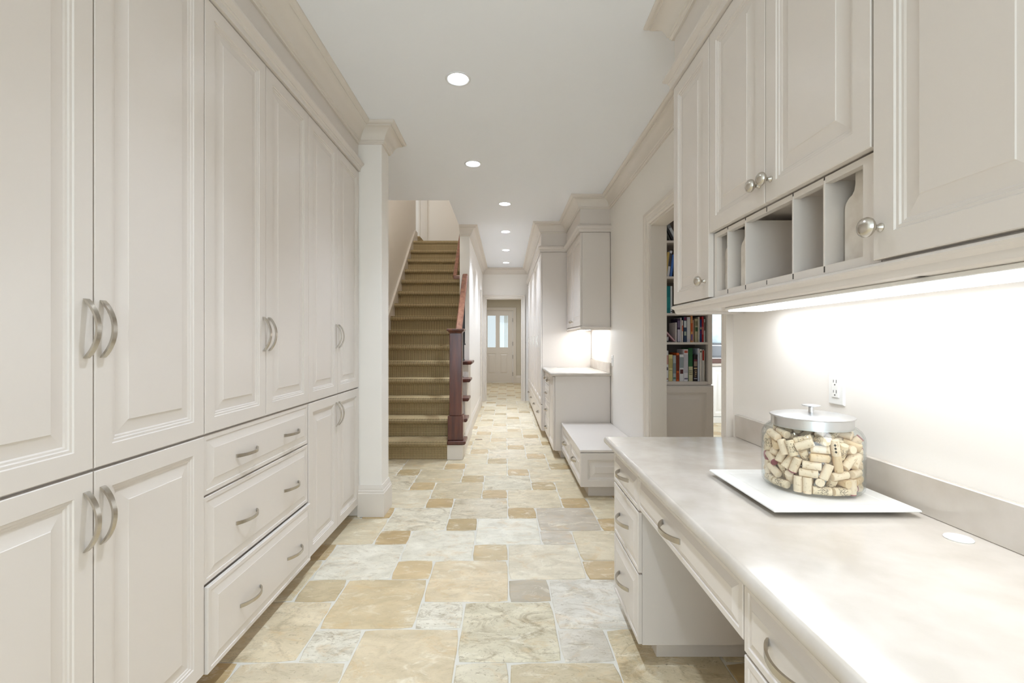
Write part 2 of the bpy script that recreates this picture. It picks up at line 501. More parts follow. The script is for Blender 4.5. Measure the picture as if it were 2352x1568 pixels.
struct(box('ceiling_vestibule', -0.9, 0.9, 9.99, 14.17, 2.56, 2.7, M_CEIL, bev=0))
struct(box('ceiling_library', 1.255, 4.6, -1.0, 8.0, CEIL, CEIL + 0.1, M_CEIL, bev=0))
struct(box('ceiling_stairwell', -3.2, -0.5, 5.0, 9.25, 5.6, 5.7, M_CEIL, bev=0))

struct(prism('wall_left', [(-2.6, 0), (5.0, 0), (8.6, 0), (8.6, 5.6), (5.0, 5.6), (5.0, CEIL), (-2.6, CEIL)], 'x', WL - 0.12, WL, M_WALL))
struct(prism('wall_right', [(-2.6, 0), (2.40, 0), (2.40, 2.19), (3.62, 2.19), (3.62, 0), (9.99, 0), (9.99, CEIL), (-2.6, CEIL)], 'x', WR, WR + 0.12, M_WALL))
struct(prism('wall_end', [(-0.63, 0), (-0.428, 0), (-0.428, 2.19), (0.34, 2.19), (0.34, 0), (WR, 0), (WR, CEIL), (-0.63, CEIL)], 'y', 9.87, 9.99, M_WALL))
struct(box('wall_hall_left', -0.63, -0.497, 6.29, 9.87, 0, CEIL, M_WALL, bev=0.003))
struct(box('wall_pier', WL, -0.904, 3.36, 3.555, 0, CEIL, M_WALL, bev=0.003))
# stairwell above the ceiling
struct(box('wall_stairwell_right', -0.63, -0.51, 5.0, 9.1, CEIL + 0.16, 5.6, M_WALL, bev=0))
struct(box('wall_stairwell_near', WL, -0.63, 5.0, 5.12, CEIL + 0.16, 5.6, M_WALL, bev=0))
struct(box('wall_stair_far', -3.2, -0.5, 9.1, 9.22, 2.8, 5.6, M_WALL, bev=0))
struct(box('floor_landing', -3.2, -0.63, 8.2, 9.1, 2.86, 3.06, M_CARPET, bev=0))
# far vestibule
struct(box('wall_vestibule_left', -1.0, -0.9, 9.99, 14.3, 0, 2.7, M_TAN, bev=0))
struct(box('wall_vestibule_right', 0.9, 1.0, 9.99, 14.3, 0, 2.7, M_TAN, bev=0))
DX0, DX1, DH = -0.625, 0.218, 2.215
struct(prism('wall_vestibule_end', [(-0.9, 0), (DX0, 0), (DX0, DH), (DX1, DH), (DX1, 0), (0.9, 0), (0.9, 2.7), (-0.9, 2.7)], 'y', 14.17, 14.3, M_TAN))
# library and kitchen beyond the opening on the right
struct(box('wall_library_near', 1.255, 4.6, -1.1, -1.0, 0, CEIL, M_WALL, bev=0))
struct(box('wall_library_right', 4.6, 4.7, -1.1, 8.1, 0, CEIL, M_WALL, bev=0))
struct(box('wall_library_stub', 1.255, 1.86, 4.44, 4.56, 0, CEIL, M_WALL, bev=0))
struct(box('wall_kitchen', 1.255, 4.6, 8.0, 8.1, 0, CEIL, M_WALL, bev=0))
# behind the camera: a wall with a big window
struct(prism('wall_back', [(WL, 0), (WR, 0), (WR, CEIL), (0.85, CEIL), (0.85, 0.5), (-1.4, 0.5), (-1.4, CEIL), (WL, CEIL)], 'y', -2.72, -2.6, M_WALL))
struct(box('wall_back_lintel', -1.4, 0.85, -2.72, -2.6, 2.6, CEIL, M_WALL, bev=0))
wf = struct(sweep('window_1', [(-1.4, 0.5), (0.85, 0.5), (0.85, 2.6), (-1.4, 2.6)], [(0, 0), (-0.06, 0), (-0.06, 0.06), (0, 0.06)], lambda u, v, h: (u, -2.70 + h, v), M_TRIM, closed=True))
box('window_mullion', -0.30, -0.25, -2.69, -2.65, 0.56, 2.54, M_TRIM, wf)
box('window_pane', -1.34, -0.30, -2.674, -2.668, 0.56, 2.54, M_PANE, wf, bev=0)
box('window_pane', -0.25, 0.79, -2.674, -2.668, 0.56, 2.54, M_PANE, wf, bev=0)

# ---------------------------------------------------------------- stone floor: hopscotch pattern of large and small tiles
floor = struct(box('floor', -1.86, 4.7, -2.72, 14.4, -0.06, -0.0045, M_GROUT, bev=0))
UT, FX, FY = 0.2125, 0.013, 1.830
CREAM = [(217, 203, 174), (224, 212, 187), (212, 197, 166), (219, 205, 179), (208, 193, 163)]
TAN = [(194, 168, 126), (188, 162, 118), (198, 174, 134), (184, 162, 122)]
BIGC = {(-4, 1): (214, 194, 158, .25), (-2, 2): (222, 204, 172, .35), (-3, -1): (220, 203, 172, .3), (-6, 0): (224, 208, 178, .7), (-1, 0): (220, 210, 184, 1),
        (1, 1): (222, 216, 204, .7), (0, 3): (224, 213, 190, .35), (-5, 3): (230, 223, 206, .5), (-3, 4): (232, 225, 208, .35), (-1, 5): (232, 226, 210, .3),
        (-2, 7): (210, 198, 174, 1), (-1, 10): (214, 204, 180, 1), (-4, 6): (226, 217, 196, .8), (1, 6): (198, 186, 168, .2)}
SMALLC = {(-2, 1): (230, 223, 206, 1), (-4, 0): (228, 221, 204, 1), (0, 2): (188, 176, 156, .1), (-3, 3): (212, 188, 148, .1), (1, 5): (204, 194, 178, .2),
          (-1, -1): (222, 212, 188, 1), (1, 0): (216, 208, 194, .8), (-1, 4): (206, 186, 150, .1), (-5, 2): (206, 188, 154, .4)}
EYE_ZONES = [(-1.17, 0.64, 1.2, 4.96), (-1.68, -0.46, 3.5, 4.96), (-0.5, 0.56, 4.9, 9.87), (0.5, 1.13, 0.95, 1.85)]
MORE_ZONES = [(-1.68, 1.13, -2.6, 1.25), (0.6, 1.255, 1.8, 3.8), (1.13, 1.30, 2.4, 3.62), (1.25, 4.6, -1.0, 8.0), (-0.9, 0.9, 9.9, 14.2), (-0.428, 0.34, 9.8, 10.0), (0.5, 1.13, -0.5, 1.0)]


def tile_mesh(n, rnd):
    """one stone: slightly uneven outline, eased edge; origin at its lower-left grid corner"""
    g = 0.0035; a, b = g, n * UT - g
    pts = []
    k = 3 * n
    for i in range(4):
        c0 = [(a, a), (b, a), (b, b), (a, b)][i]; c1 = [(b, a), (b, b), (a, b), (a, a)][i]
        for j in range(k):
            t = (j + (0.12 if j == 0 else 0)) / k
            x = c0[0] + (c1[0] - c0[0]) * t; y = c0[1] + (c1[1] - c0[1]) * t
            if j == 0:
                cx, cy = (a + b) / 2, (a + b) / 2
                x += (cx - c0[0]) * 0.012; y += (cy - c0[1]) * 0.012
            w = 0.0016
            pts.append((x + rnd.uniform(-w, w), y + rnd.uniform(-w, w)))
    m_ = len(pts); c = (a + b) / 2
    vs = [(x, y, -0.012) for x, y in pts] + [(x, y, -0.0030) for x, y in pts]
    s = 1 - 0.0035 * 2 / (b - a)
    vs += [(c + (x - c) * s, c + (y - c) * s, -0.0002) for x, y in pts]
    fs = []
    for r in (0, 1):
        for i in range(m_):
            j = (i + 1) % m_
            fs.append((r * m_ + i, r * m_ + j, r * m_ + m_ + j, r * m_ + m_ + i))
    fs.append(tuple(range(2 * m_, 3 * m_)))
    return vs, fs


rt = random.Random(11)
variants = {}
for n in (1, 2):
    variants[n] = []
    for q in range(6):
        v, f = tile_mesh(n, rt)
        me = bpy.data.meshes.new('tile'); me.from_pydata(v, [], f); me.update(); me.materials.append(M_TILE)
        me.polygons.foreach_set('use_smooth', [True] * len(me.polygons)); me.set_sharp_from_angle(angle=math.radians(24))
        variants[n].append(me)


def hits(zs, x0, y0, n):
    x1, y1 = x0 + n * UT, y0 + n * UT
    return any(x1 > a and x0 < b and y1 > c and y0 < d for a, b, c, d in zs)


rest = {1: ([], []), 2: ([], [])}
for a in range(-40, 60):
    for b in range(-40, 60):
        m0, n0 = -4 + 2 * a - b, 1 + a + 2 * b
        for (m_, n_, sz) in ((m0, n0, 2), (m0 + 2, n0, 1)):
            x, y = FX + UT * m_, FY + UT * n_
            if x > 4.6 or x < -1.9 or y < -2.8 or y > 14.3: continue
            if hits(EYE_ZONES, x, y, sz):
                me = variants[sz][rt.randrange(6)]
                t = bpy.data.objects.new('tile', me); COL.objects.link(t); t.parent = floor
                t.location = (x, y, rt.uniform(-0.0004, 0.0002))
                if sz == 2:
                    c = BIGC.get((m_, n_)) or rt.choice(CREAM) + (rt.choice((.3, .6, 1.0)),)
                else:
                    c = SMALLC.get((m_, n_)) or ((rt.choice(TAN) + (.15,)) if rt.random() < 0.72 else rt.choice(CREAM) + (.8,))
                l = lin(*[q * .975 for q in c[:3]]); t.color = (l[0], l[1], l[2], c[3])
            elif hits(MORE_ZONES, x, y, sz):
                v, f = tile_mesh(sz, rt); vv, ff = rest[sz]; k = len(vv)
                vv += [(p[0] + x, p[1] + y, p[2]) for p in v]; ff += [tuple(i + k for i in q) for q in f]
for sz, nm in ((1, 'small_tile_field'), (2, 'large_tile_field')):
    o = mk(nm, rest[sz][0], rest[sz][1], M_TILE, floor, ang=24); o['kind'] = 'stuff'
    o.color = lin(*(TAN[0] if sz == 1 else CREAM[0]))[:3] + (0.4,)

# ---------------------------------------------------------------- crown, cabinet-top moulding, casings, baseboards
H = CEIL
CROWN = [(0, H - .132), (.011, H - .132), (.013, H - .125), (.019, H - .122), (.019, H - .113), (.027, H - .108), (.031, H - .094), (.037, H - .078),
         (.047, H - .061), (.062, H - .046), (.082, H - .035), (.089, H - .033), (.089, H - .025), (.100, H - .022), (.110, H - .015), (.114, H - .010), (.114, H), (0, H)]


def capmould(z):
    return [(0, z), (.018, z), (.019, z + .024), (.025, z + .028), (.025, z + .034), (.034, z + .039), (.042, z + .047), (.044, z + .056), (.040, z + .063),
            (.030, z + .066), (.028, z + .074), (.016, z + .080), (.006, z + .088), (0, z + .088)]


FL, FR, FHU, FT = -1.075, 0.80, 0.805, 0.468          # frieze planes: left run, desk uppers, hall uppers, lockers
struct(sweep('trim_1', [(FL, -0.1), (FL, 3.36), (-0.904, 3.36), (-0.904, 3.555), (WL, 3.555)], CROWN, XY, M_TRIM), 'left crown moulding')
struct(sweep('trim_2', [(-0.63, 6.29), (-0.497, 6.29), (-0.497, 9.87), (FT, 9.87), (FT, 6.12), (FHU, 6.12), (FHU, 5.0), (WR, 5.0), (WR, 2.19), (FR, 2.19), (FR, 0.2)], CROWN, XY, M_TRIM), 'crown moulding along hall and desk wall')
struct(sweep('trim_3', [(FL, -0.1), (FL, 3.36)], capmould(2.505), XY, M_PAINT), 'moulding over tall cabinets')
struct(sweep('trim_4', [(FT, 9.86), (FT, 6.12), (FHU, 6.12), (FHU, 5.0), (WR, 5.0)], capmould(2.455), XY, M_PAINT), 'moulding over hall cabinets')
struct(sweep('trim_5', [(WR, 2.19), (FR, 2.19), (FR, 0.2)], capmould(2.470), XY, M_PAINT), 'moulding over desk cabinets')
# friezes between moulding and crown
struct(box('trim_6', WL, FL, -0.1, 3.36, 2.505, CEIL, M_PAINT, bev=0), 'left frieze board')
struct(prism('trim_7', [(FR, 0.2), (WR, 0.2), (WR, 2.19), (FR, 2.19)], 'z', 2.470, CEIL, M_PAINT), 'desk frieze board')
struct(prism('trim_8', [(FHU, 5.0), (WR, 5.0), (WR, 9.87), (FT, 9.87), (FT, 6.12), (FHU, 6.12)], 'z', 2.455, CEIL, M_PAINT), 'hall frieze board')

CASING = [(0.0, 0.0), (0.0, .014), (.006, .018), (.020, .018), (.028, .013), (.036, .020), (.062, .022), (.068, .030), (.080, .033), (.092, .033), (.094, .030), (.094, 0)]
mapR = lambda u, v, h: (WR - h, -u, v)
mapE = lambda u, v, h: (u, 9.87 - h, v)
mapV = lambda u, v, h: (u, 14.17 - h, v)
struct(sweep('trim_9', [(-2.40, 0), (-2.40, 2.19), (-3.62, 2.19), (-3.62, 0)], CASING, mapR, M_TRIM), 'library opening casing')
struct(sweep('trim_10', [(-2.40, 0), (-2.40, 2.19), (-3.62, 2.19), (-3.62, 0)], [(0, .002), (-.014, .002), (-.014, -.122), (0, -.122)], mapR, M_TRIM), 'library opening jamb')
struct(sweep('trim_11', [(0.34, 0), (0.34, 2.19), (-0.428, 2.19), (-0.428, 0)], [(o * 0.75, h) for o, h in CASING], mapE, M_TRIM), 'hall end opening casing')
struct(sweep('trim_12', [(0.34, 0), (0.34, 2.19), (-0.428, 2.19), (-0.428, 0)], [(0, .002), (-.014, .002), (-.014, -.122), (0, -.122)], mapE, M_TRIM), 'hall end opening jamb')
struct(sweep('trim_13', [(DX1, 0), (DX1, DH), (DX0, DH), (DX0, 0)], CASING, mapV, M_TRIM), 'far door casing')
struct(box('trim_14', -0.497, -0.468, 8.98, 9.09, 0, 2.28, M_TRIM, bev=0.004), 'casing on the left hall wall')
struct(sweep('trim_15', [(-1.72, 3.06), (-1.72, 5.2), (-2.5, 5.2)], [(0, 0), (0, .02), (.03, .02), (.04, .012), (.05, .02), (.165, .03), (.175, .03), (.175, 0)], lambda u, v, h: (u, 9.1 - h, v), M_TRIM), 'stair landing door casing')

BASE = [(0, 0), (.021, 0), (.021, .168), (.017, .174), (.017, .184), (.012, .192), (.012, .202), (.006, .216), (.004, .226), (0, .226)]
struct(sweep('baseboard_pier', [(-1.075, 3.36), (-0.904, 3.36), (-0.904, 3.555), (WL, 3.555)], BASE, XY, M_TRIM))
struct(sweep('baseboard_hall', [(-0.479, 4.985), (-0.479, 6.29), (-0.497, 6.30), (-0.497, 8.98)], [(o * .75, h * .9) for o, h in BASE], XY, M_TRIM))
struct(sweep('baseboard_far', [(DX1 + 0.094, 14.17), (0.9, 14.17), (0.9, 9.99)], BASE, XY, M_TRIM))
struct(sweep('baseboard_left', [(WL, 3.555), (WL, 4.94)], BASE, XY, M_TRIM))

# far door: two glazed lights over two raised panels
dr = struct(bpy.data.objects.new('door_1', None)); COL.objects.link(dr); dr.location = ((DX0 + DX1) / 2, 14.2, 0)
x0, x1, y0, y1 = DX0 + .004, DX1 - .004, 14.19, 14.235
bars = [(x0, x1, 0.008, 0.275), (x0, x1, 0.90, 1.09), (x0, x1, 2.065, 2.21)]
gx = [(x0 + .115, x0 + .365), (x1 - .365, x1 - .115)]
gx = [(-0.565, -0.315), (-0.188, 0.062)]
vs, fs = [], []
xs = [x0, gx[0][0], gx[0][1], gx[1][0], gx[1][1], x1]; zs = [0.008, 0.275, 0.90, 1.09, 2.065, 2.21]
for yy in (y0, y1):
    for zz in zs:
        for xx in xs: vs.append((xx, yy, zz))
idx = lambda s, j, i: s * 36 + j * 6 + i
solid = lambda i, j: 0 <= i < 5 and 0 <= j < 5 and not (i in (1, 3) and j in (1, 3))
for j in range(5):
    for i in range(5):
        if not solid(i, j): continue
        fs.append((idx(0, j, i), idx(0, j, i + 1), idx(0, j + 1, i + 1), idx(0, j + 1, i)))
        fs.append((idx(1, j, i), idx(1, j + 1, i), idx(1, j + 1, i + 1), idx(1, j, i + 1)))
        for (di, dj, p, q) in ((0, -1, (j, i), (j, i + 1)), (1, 0, (j, i + 1), (j + 1, i + 1)), (0, 1, (j + 1, i + 1), (j + 1, i)), (-1, 0, (j + 1, i), (j, i))):
            if not solid(i + di, j + dj): fs.append((idx(0, *q), idx(0, *p), idx(1, *p), idx(1, *q)))
mk('door_leaf', vs, fs, M_TRIM, dr, off=L0(dr), ang=20)
for a, b in gx:
    box('pane', a, b, 14.21, 14.215, 1.09, 2.065, M_PANE, dr, bev=0)
    nested('raised_panel', (a, 14.192, 0.275), (1, 0, 0), (0, -1, 0), b - a, 0.625, [(0, -.03), (0, -.012), (.018, -.012), (.05, -.003), (.052, -.001)], M_TRIM, dr)
for zz in (0.27, 0.80, 1.20, 1.93):
    box('hinge', x1 - .006, x1 + .014, 14.160, 14.19, zz - .06, zz + .06, M_HINGE, dr)
# porch beyond its glass: a post and a low wall in daylight
tag(box('porch_post', -0.06, 0.06, 15.4, 15.55, 0, 2.8, M_WHITE), 'pale post standing outside behind the far glazed door', 'post')
struct(box('ground_porch', -3, 3, 14.31, 18, -0.1, 0.0, M_CEIL, bev=0))

# ---------------------------------------------------------------- recessed lamps
LAMP_LBL = {3: 'large recessed ceiling lamp nearest above the tall cabinets', 4: 'second recessed ceiling lamp, in front of the stair opening',
            5: 'recessed ceiling lamp just beyond the stair opening edge, first of the hall row', 6: 'second lamp of the hall row of recessed ceiling lamps',
            7: 'third lamp of the hall row of recessed ceiling lamps', 8: 'last recessed ceiling lamp, closest to the hall end wall',
            0: 'recessed ceiling lamp by the back window', 1: 'recessed ceiling lamp behind the desk end', 2: 'recessed ceiling lamp above the desk aisle'}
for i, (x, y) in enumerate(CAN):
    t = thing('recessed_lamp', LAMP_LBL[i], 'ceiling lamp', (x, y, CEIL), 'recessed ceiling lamps')
    c = (x, y, CEIL)
    lathe('trim_ring', [(R_CAN - .003, -.001), (R_CAN + .004, -.005), (R_CAN + .012, -.004), (R_CAN + .015, 0.0), (R_CAN - .003, 0.0)], c, (0, 0, 1), M_CANRIM, t, 32, closed=True)
    lathe('reflector', [(R_CAN - .002, -.002), (R_CAN - .006, .02), (.043, .07), (.041, .07), (R_CAN - .003, .022)], c, (0, 0, 1), M_CANRIM, t, 32, cap=False)
    lathe('lens', [(0.0, .050), (.02, .052), (.035, .058), (.0425, .066), (.0425, .072), (0.0, .072)], c, (0, 0, 1), M_LENS, t, 32)
    l = bpy.data.lights.new('downlight', 'SPOT'); l.energy = DOWNLIGHT_W * (1.5 if y > 5 else 1.0); l.spot_size = math.radians(104 if y > 5 else 90); l.spot_blend = 1.0
    l.shadow_soft_size = 0.035; l.color = (0.71, 0.83, 1.0)
    lo = bpy.data.objects.new('downlight', l); lo.location = (0, 0, 0.042); lo.parent = t; COL.objects.link(lo)

# ---------------------------------------------------------------- tall cabinets on the left
PX, PY_, NX, NY, PU = (1, 0, 0), (0, 1, 0), (-1, 0, 0), (0, -1, 0), (0, 0, 1)
FX_ = -1.07
LB = [(-0.10, 0.767), (0.767, 1.639), (1.639, 2.504), (2.504, 3.357)]
LBL = ['tall cream cabinet behind the near one, beside the back window', 'nearest tall cream cabinet with two long doors over two short doors',
       'middle tall cream cabinet with two long doors above three wide drawers', 'far tall cream cabinet with two narrow long doors, against the white wall end']
for i, (a, b) in enumerate(LB):
    t = thing('tall_cabinet', LBL[i], 'cabinet', ((WL + FX_) / 2, (a + b) / 2, 0), 'tall cabinets along the left wall')
    box('body', WL + .003, FX_ - .0215, a + .001, b - .001, 0.085, 2.503, M_PAINT, t, bev=0)
    box('toe_kick', WL + .003, FX_ - .085, a + .001, b - .001, 0.0, 0.085, M_PAINT, t, bev=0)
    mid = (a + b) / 2 if i != 1 else 1.199
    if i == 2: mid = 2.060
    if i == 3: mid = 2.931
    for k, (p, q) in enumerate(((a, mid), (mid, b))):
        d = door(t, (FX_, p, 0.938), PY_, PX, q - p, 2.503 - 0.938)
        hy = mid - .024 if k == 0 else mid + .024
        bow_pull(d, (FX_, hy, 1.303), PU, PX)
        if i != 2:
            d = door(t, (FX_, p, 0.088), PY_, PX, q - p, 0.934 - 0.088)
            bow_pull(d, (FX_, hy, 0.811), PU, PX)
    if i == 2:
        for z0, z1, pr, hz in ((0.717, 0.934, 0.0, .816), (0.399, 0.714, 0.0, .549), (0.084, 0.396, 0.016, .221)):
            d = drawer(t, (FX_ + pr, a, z0), PY_, PX, b - a, z1 - z0)
            for hy in (1.905, 2.300): bow_pull(d, (FX_ + pr, hy, hz), PY_, PX, width=.012)

# ---------------------------------------------------------------- desk on the right
DF = 0.512                      # drawer fronts plane
t = thing('drawer_cabinet', 'narrow three-drawer desk cabinet at the far end of the counter, beside the bench', 'cabinet', (0.82, 2.0, 0), 'desk cabinets')
box('body', DF + .021, 1.13, 1.802, 2.205, 0.085, 0.771, M_PAINT, t, bev=0)
box('toe_kick', DF + .095, 1.13, 1.86, 2.17, 0.0, 0.085, M_PAINT, t, bev=0)
for z0, z1, pr in ((0.607, 0.752, 0), (0.364, 0.603, 0.0), (0.086, 0.360, 0.0)):
    d = drawer(t, (DF, 2.205, z0), NY, NX, 2.205 - 1.802, z1 - z0)
    bow_pull(d, (DF, 2.0, (z0 + z1) / 2 + .01), PY_, NX, width=.013)
t = thing('pencil_drawer_unit', 'shallow wide drawer bridging the desk knee space', 'drawer', (0.8, 1.40, 0.62))
box('body', DF + .021, 1.13, 1.006, 1.800, 0.64, 0.771, M_PAINT, t, bev=0)
d = drawer(t, (DF, 1.800, 0.617), NY, NX, 1.800 - 1.006, 0.752 - 0.617)
bow_pull(d, (DF, 1.43, 0.682), PY_, NX, width=.014)
t = thing('drawer_cabinet', 'near desk drawer cabinet cut off by the lower edge of the picture', 'cabinet', (0.82, 0.82, 0), 'desk cabinets')
box('body', DF + .021, 1.13, 0.20, 1.004, 0.085, 0.771, M_PAINT, t, bev=0)
box('toe_kick', DF + .095, 1.13, 0.20, 0.95, 0.0, 0.085, M_PAINT, t, bev=0)
for (p, q) in ((0.645, 1.004), (0.28, 0.642)):
    for z0, z1 in ((0.597, 0.752), (0.355, 0.593), (0.086, 0.351)):
        d = drawer(t, (DF, q, z0), NY, NX, q - p, z1 - z0)
        bow_pull(d, (DF, (p + q) / 2, (z0 + z1) / 2 + .01), PY_, NX, width=.014)

t = thing('desk_counter', 'long pale limestone desk counter with rounded front edge', 'counter', (0.8, 1.2, 0.772))
box('slab', 0.478, 1.134, 0.10, 2.255, 0.772, 0.807, M_STONE, t, bev=.0155, seg=5, edges=lambda c: c.x < 1.0 and abs(c.z - .7895) > .01)
box('backsplash', 1.117, 1.1345, 0.10, 2.255, 0.8072, 0.914, M_STONE, t, bev=.002)

tag(lathe('grommet', [(0.0, 0.0), (0.027, 0.0), (0.0275, 0.002), (0.0255, 0.0042), (0.014, 0.0046), (0.0, 0.0046)], (1.062, 1.083, 0.8072), PU, M_WHITE, None, 28),
    'small round white cable grommet set in the desk counter', 'grommet')

# outlet plates
def outlet(loc_y, z, label):
    t = thing('outlet', label, 'outlet', (WR, loc_y, z))
    nested('cover_plate', (WR - .006, loc_y + .0365, z - .0585), NY, NX, .073, .117, [(0, -.006), (0, -.003), (.003, 0), (.0032, 0)], M_WHITE, t)
    r = nested('receptacle', (WR - .009, loc_y + .0165, z - .0335), NY, NX, .033, .067, [(0, -.004), (0, -.001), (.001, 0), (.0012, 0)], M_WHITE, t)
    for dz in (.0175, -.0175):
        for dy, hh in ((.0065, .0045), (-.0065, .0055)):
            box('slot', WR - .0096, WR - .0088, loc_y + dy - .0009, loc_y + dy + .0009, z + dz - hh + .004, z + dz + hh + .004, M_DARK, r, bev=0)
        lathe('ground_hole', [(0, 0), (.0024, 0), (.0024, .0008), (0, .0008)], (WR - .0088, loc_y, z + dz - .008), NX, M_DARK, r, 10)


outlet(1.580, 1.1125, 'white outlet plate on the wall above the desk backsplash')
outlet(4.905, 1.065, 'white outlet plate on the wall near the hall counter end')

# tray
TX, TY = 0.897, 1.403
t = thing('tray', 'square white glazed tray under the cork jar', 'tray', (TX, TY, 0.8072))
def rot_sq(h):
    return [(TX - h, TY - h), (TX + h, TY - h), (TX + h, TY + h), (TX - h, TY + h)]
vs, fs = [], []
rings = [(.118, .003), (.190, .0135), (.1935, .0155), (.1935, .0185), (.190, .0215), (.150, .0212), (.146, .0203), (.142, .0203)]
for h, z in rings:
    for x, y in rot_sq(h): vs.append((x, y, .8072 + z))
for a in range(len(rings) - 1):
    for i in range(4):
        j = (i + 1) % 4
        fs.append((a * 4 + i, a * 4 + j, a * 4 + 4 + j, a * 4 + 4 + i))
fs.append((3, 2, 1, 0)); k = len(rings) - 1; fs.append((k * 4, k * 4 + 1, k * 4 + 2, k * 4 + 3))
mk('dish', vs, fs, M_TRAY, t, off=L0(t), ang=12)
box('foot', TX - .117, TX + .117, TY - .117, TY + .117, .8073, .8105, M_DARK, t, bev=0)

# glass jar
JX, JY, JZ = 0.936, 1.415, 0.8072 + .0206
t = thing('cork_jar', 'round glass jar of wine corks with a brushed metal lid, on the white tray', 'jar', (JX, JY, JZ))
outer = [(0.0, 0.0), (.116, 0.0), (.126, .004), (.1325, .013), (.1345, .026), (.1345, .150), (.1325, .163), (.126, .176), (.115, .186), (.1075, .190), (.1045, .195), (.1045, .212)]
inner = [(.1015, .212), (.1015, .195), (.105, .188), (.113, .182), (.1235, .173), (.1295, .161), (.1315, .149), (.1315, .026), (.129, .016), (.122, .009), (.112, .007), (0.0, .007)]
lathe('glass', outer + inner, (JX, JY, JZ), PU, M_GLASS, t, 72)
ld = lathe('lid', [(.1055, .2135), (.1055, .184), (.1075, .184), (.1075, .2125), (.1115, .2140), (.1120, .2160), (.1105, .2175), (.085, .2225), (.045, .2255), (.014, .2265), (.0, .2265), (.0, .2135)], (JX, JY, JZ), PU, M_STEEL, t, 64)
lathe('knob', [(.0, .2262), (.0085, .2262), (.0075, .230), (.0072, .241), (.010, .2425), (.0245, .2455), (.0252, .247), (.0235, .2485), (.0, .2495)], (JX, JY, JZ), PU, M_STEEL, ld, 32)

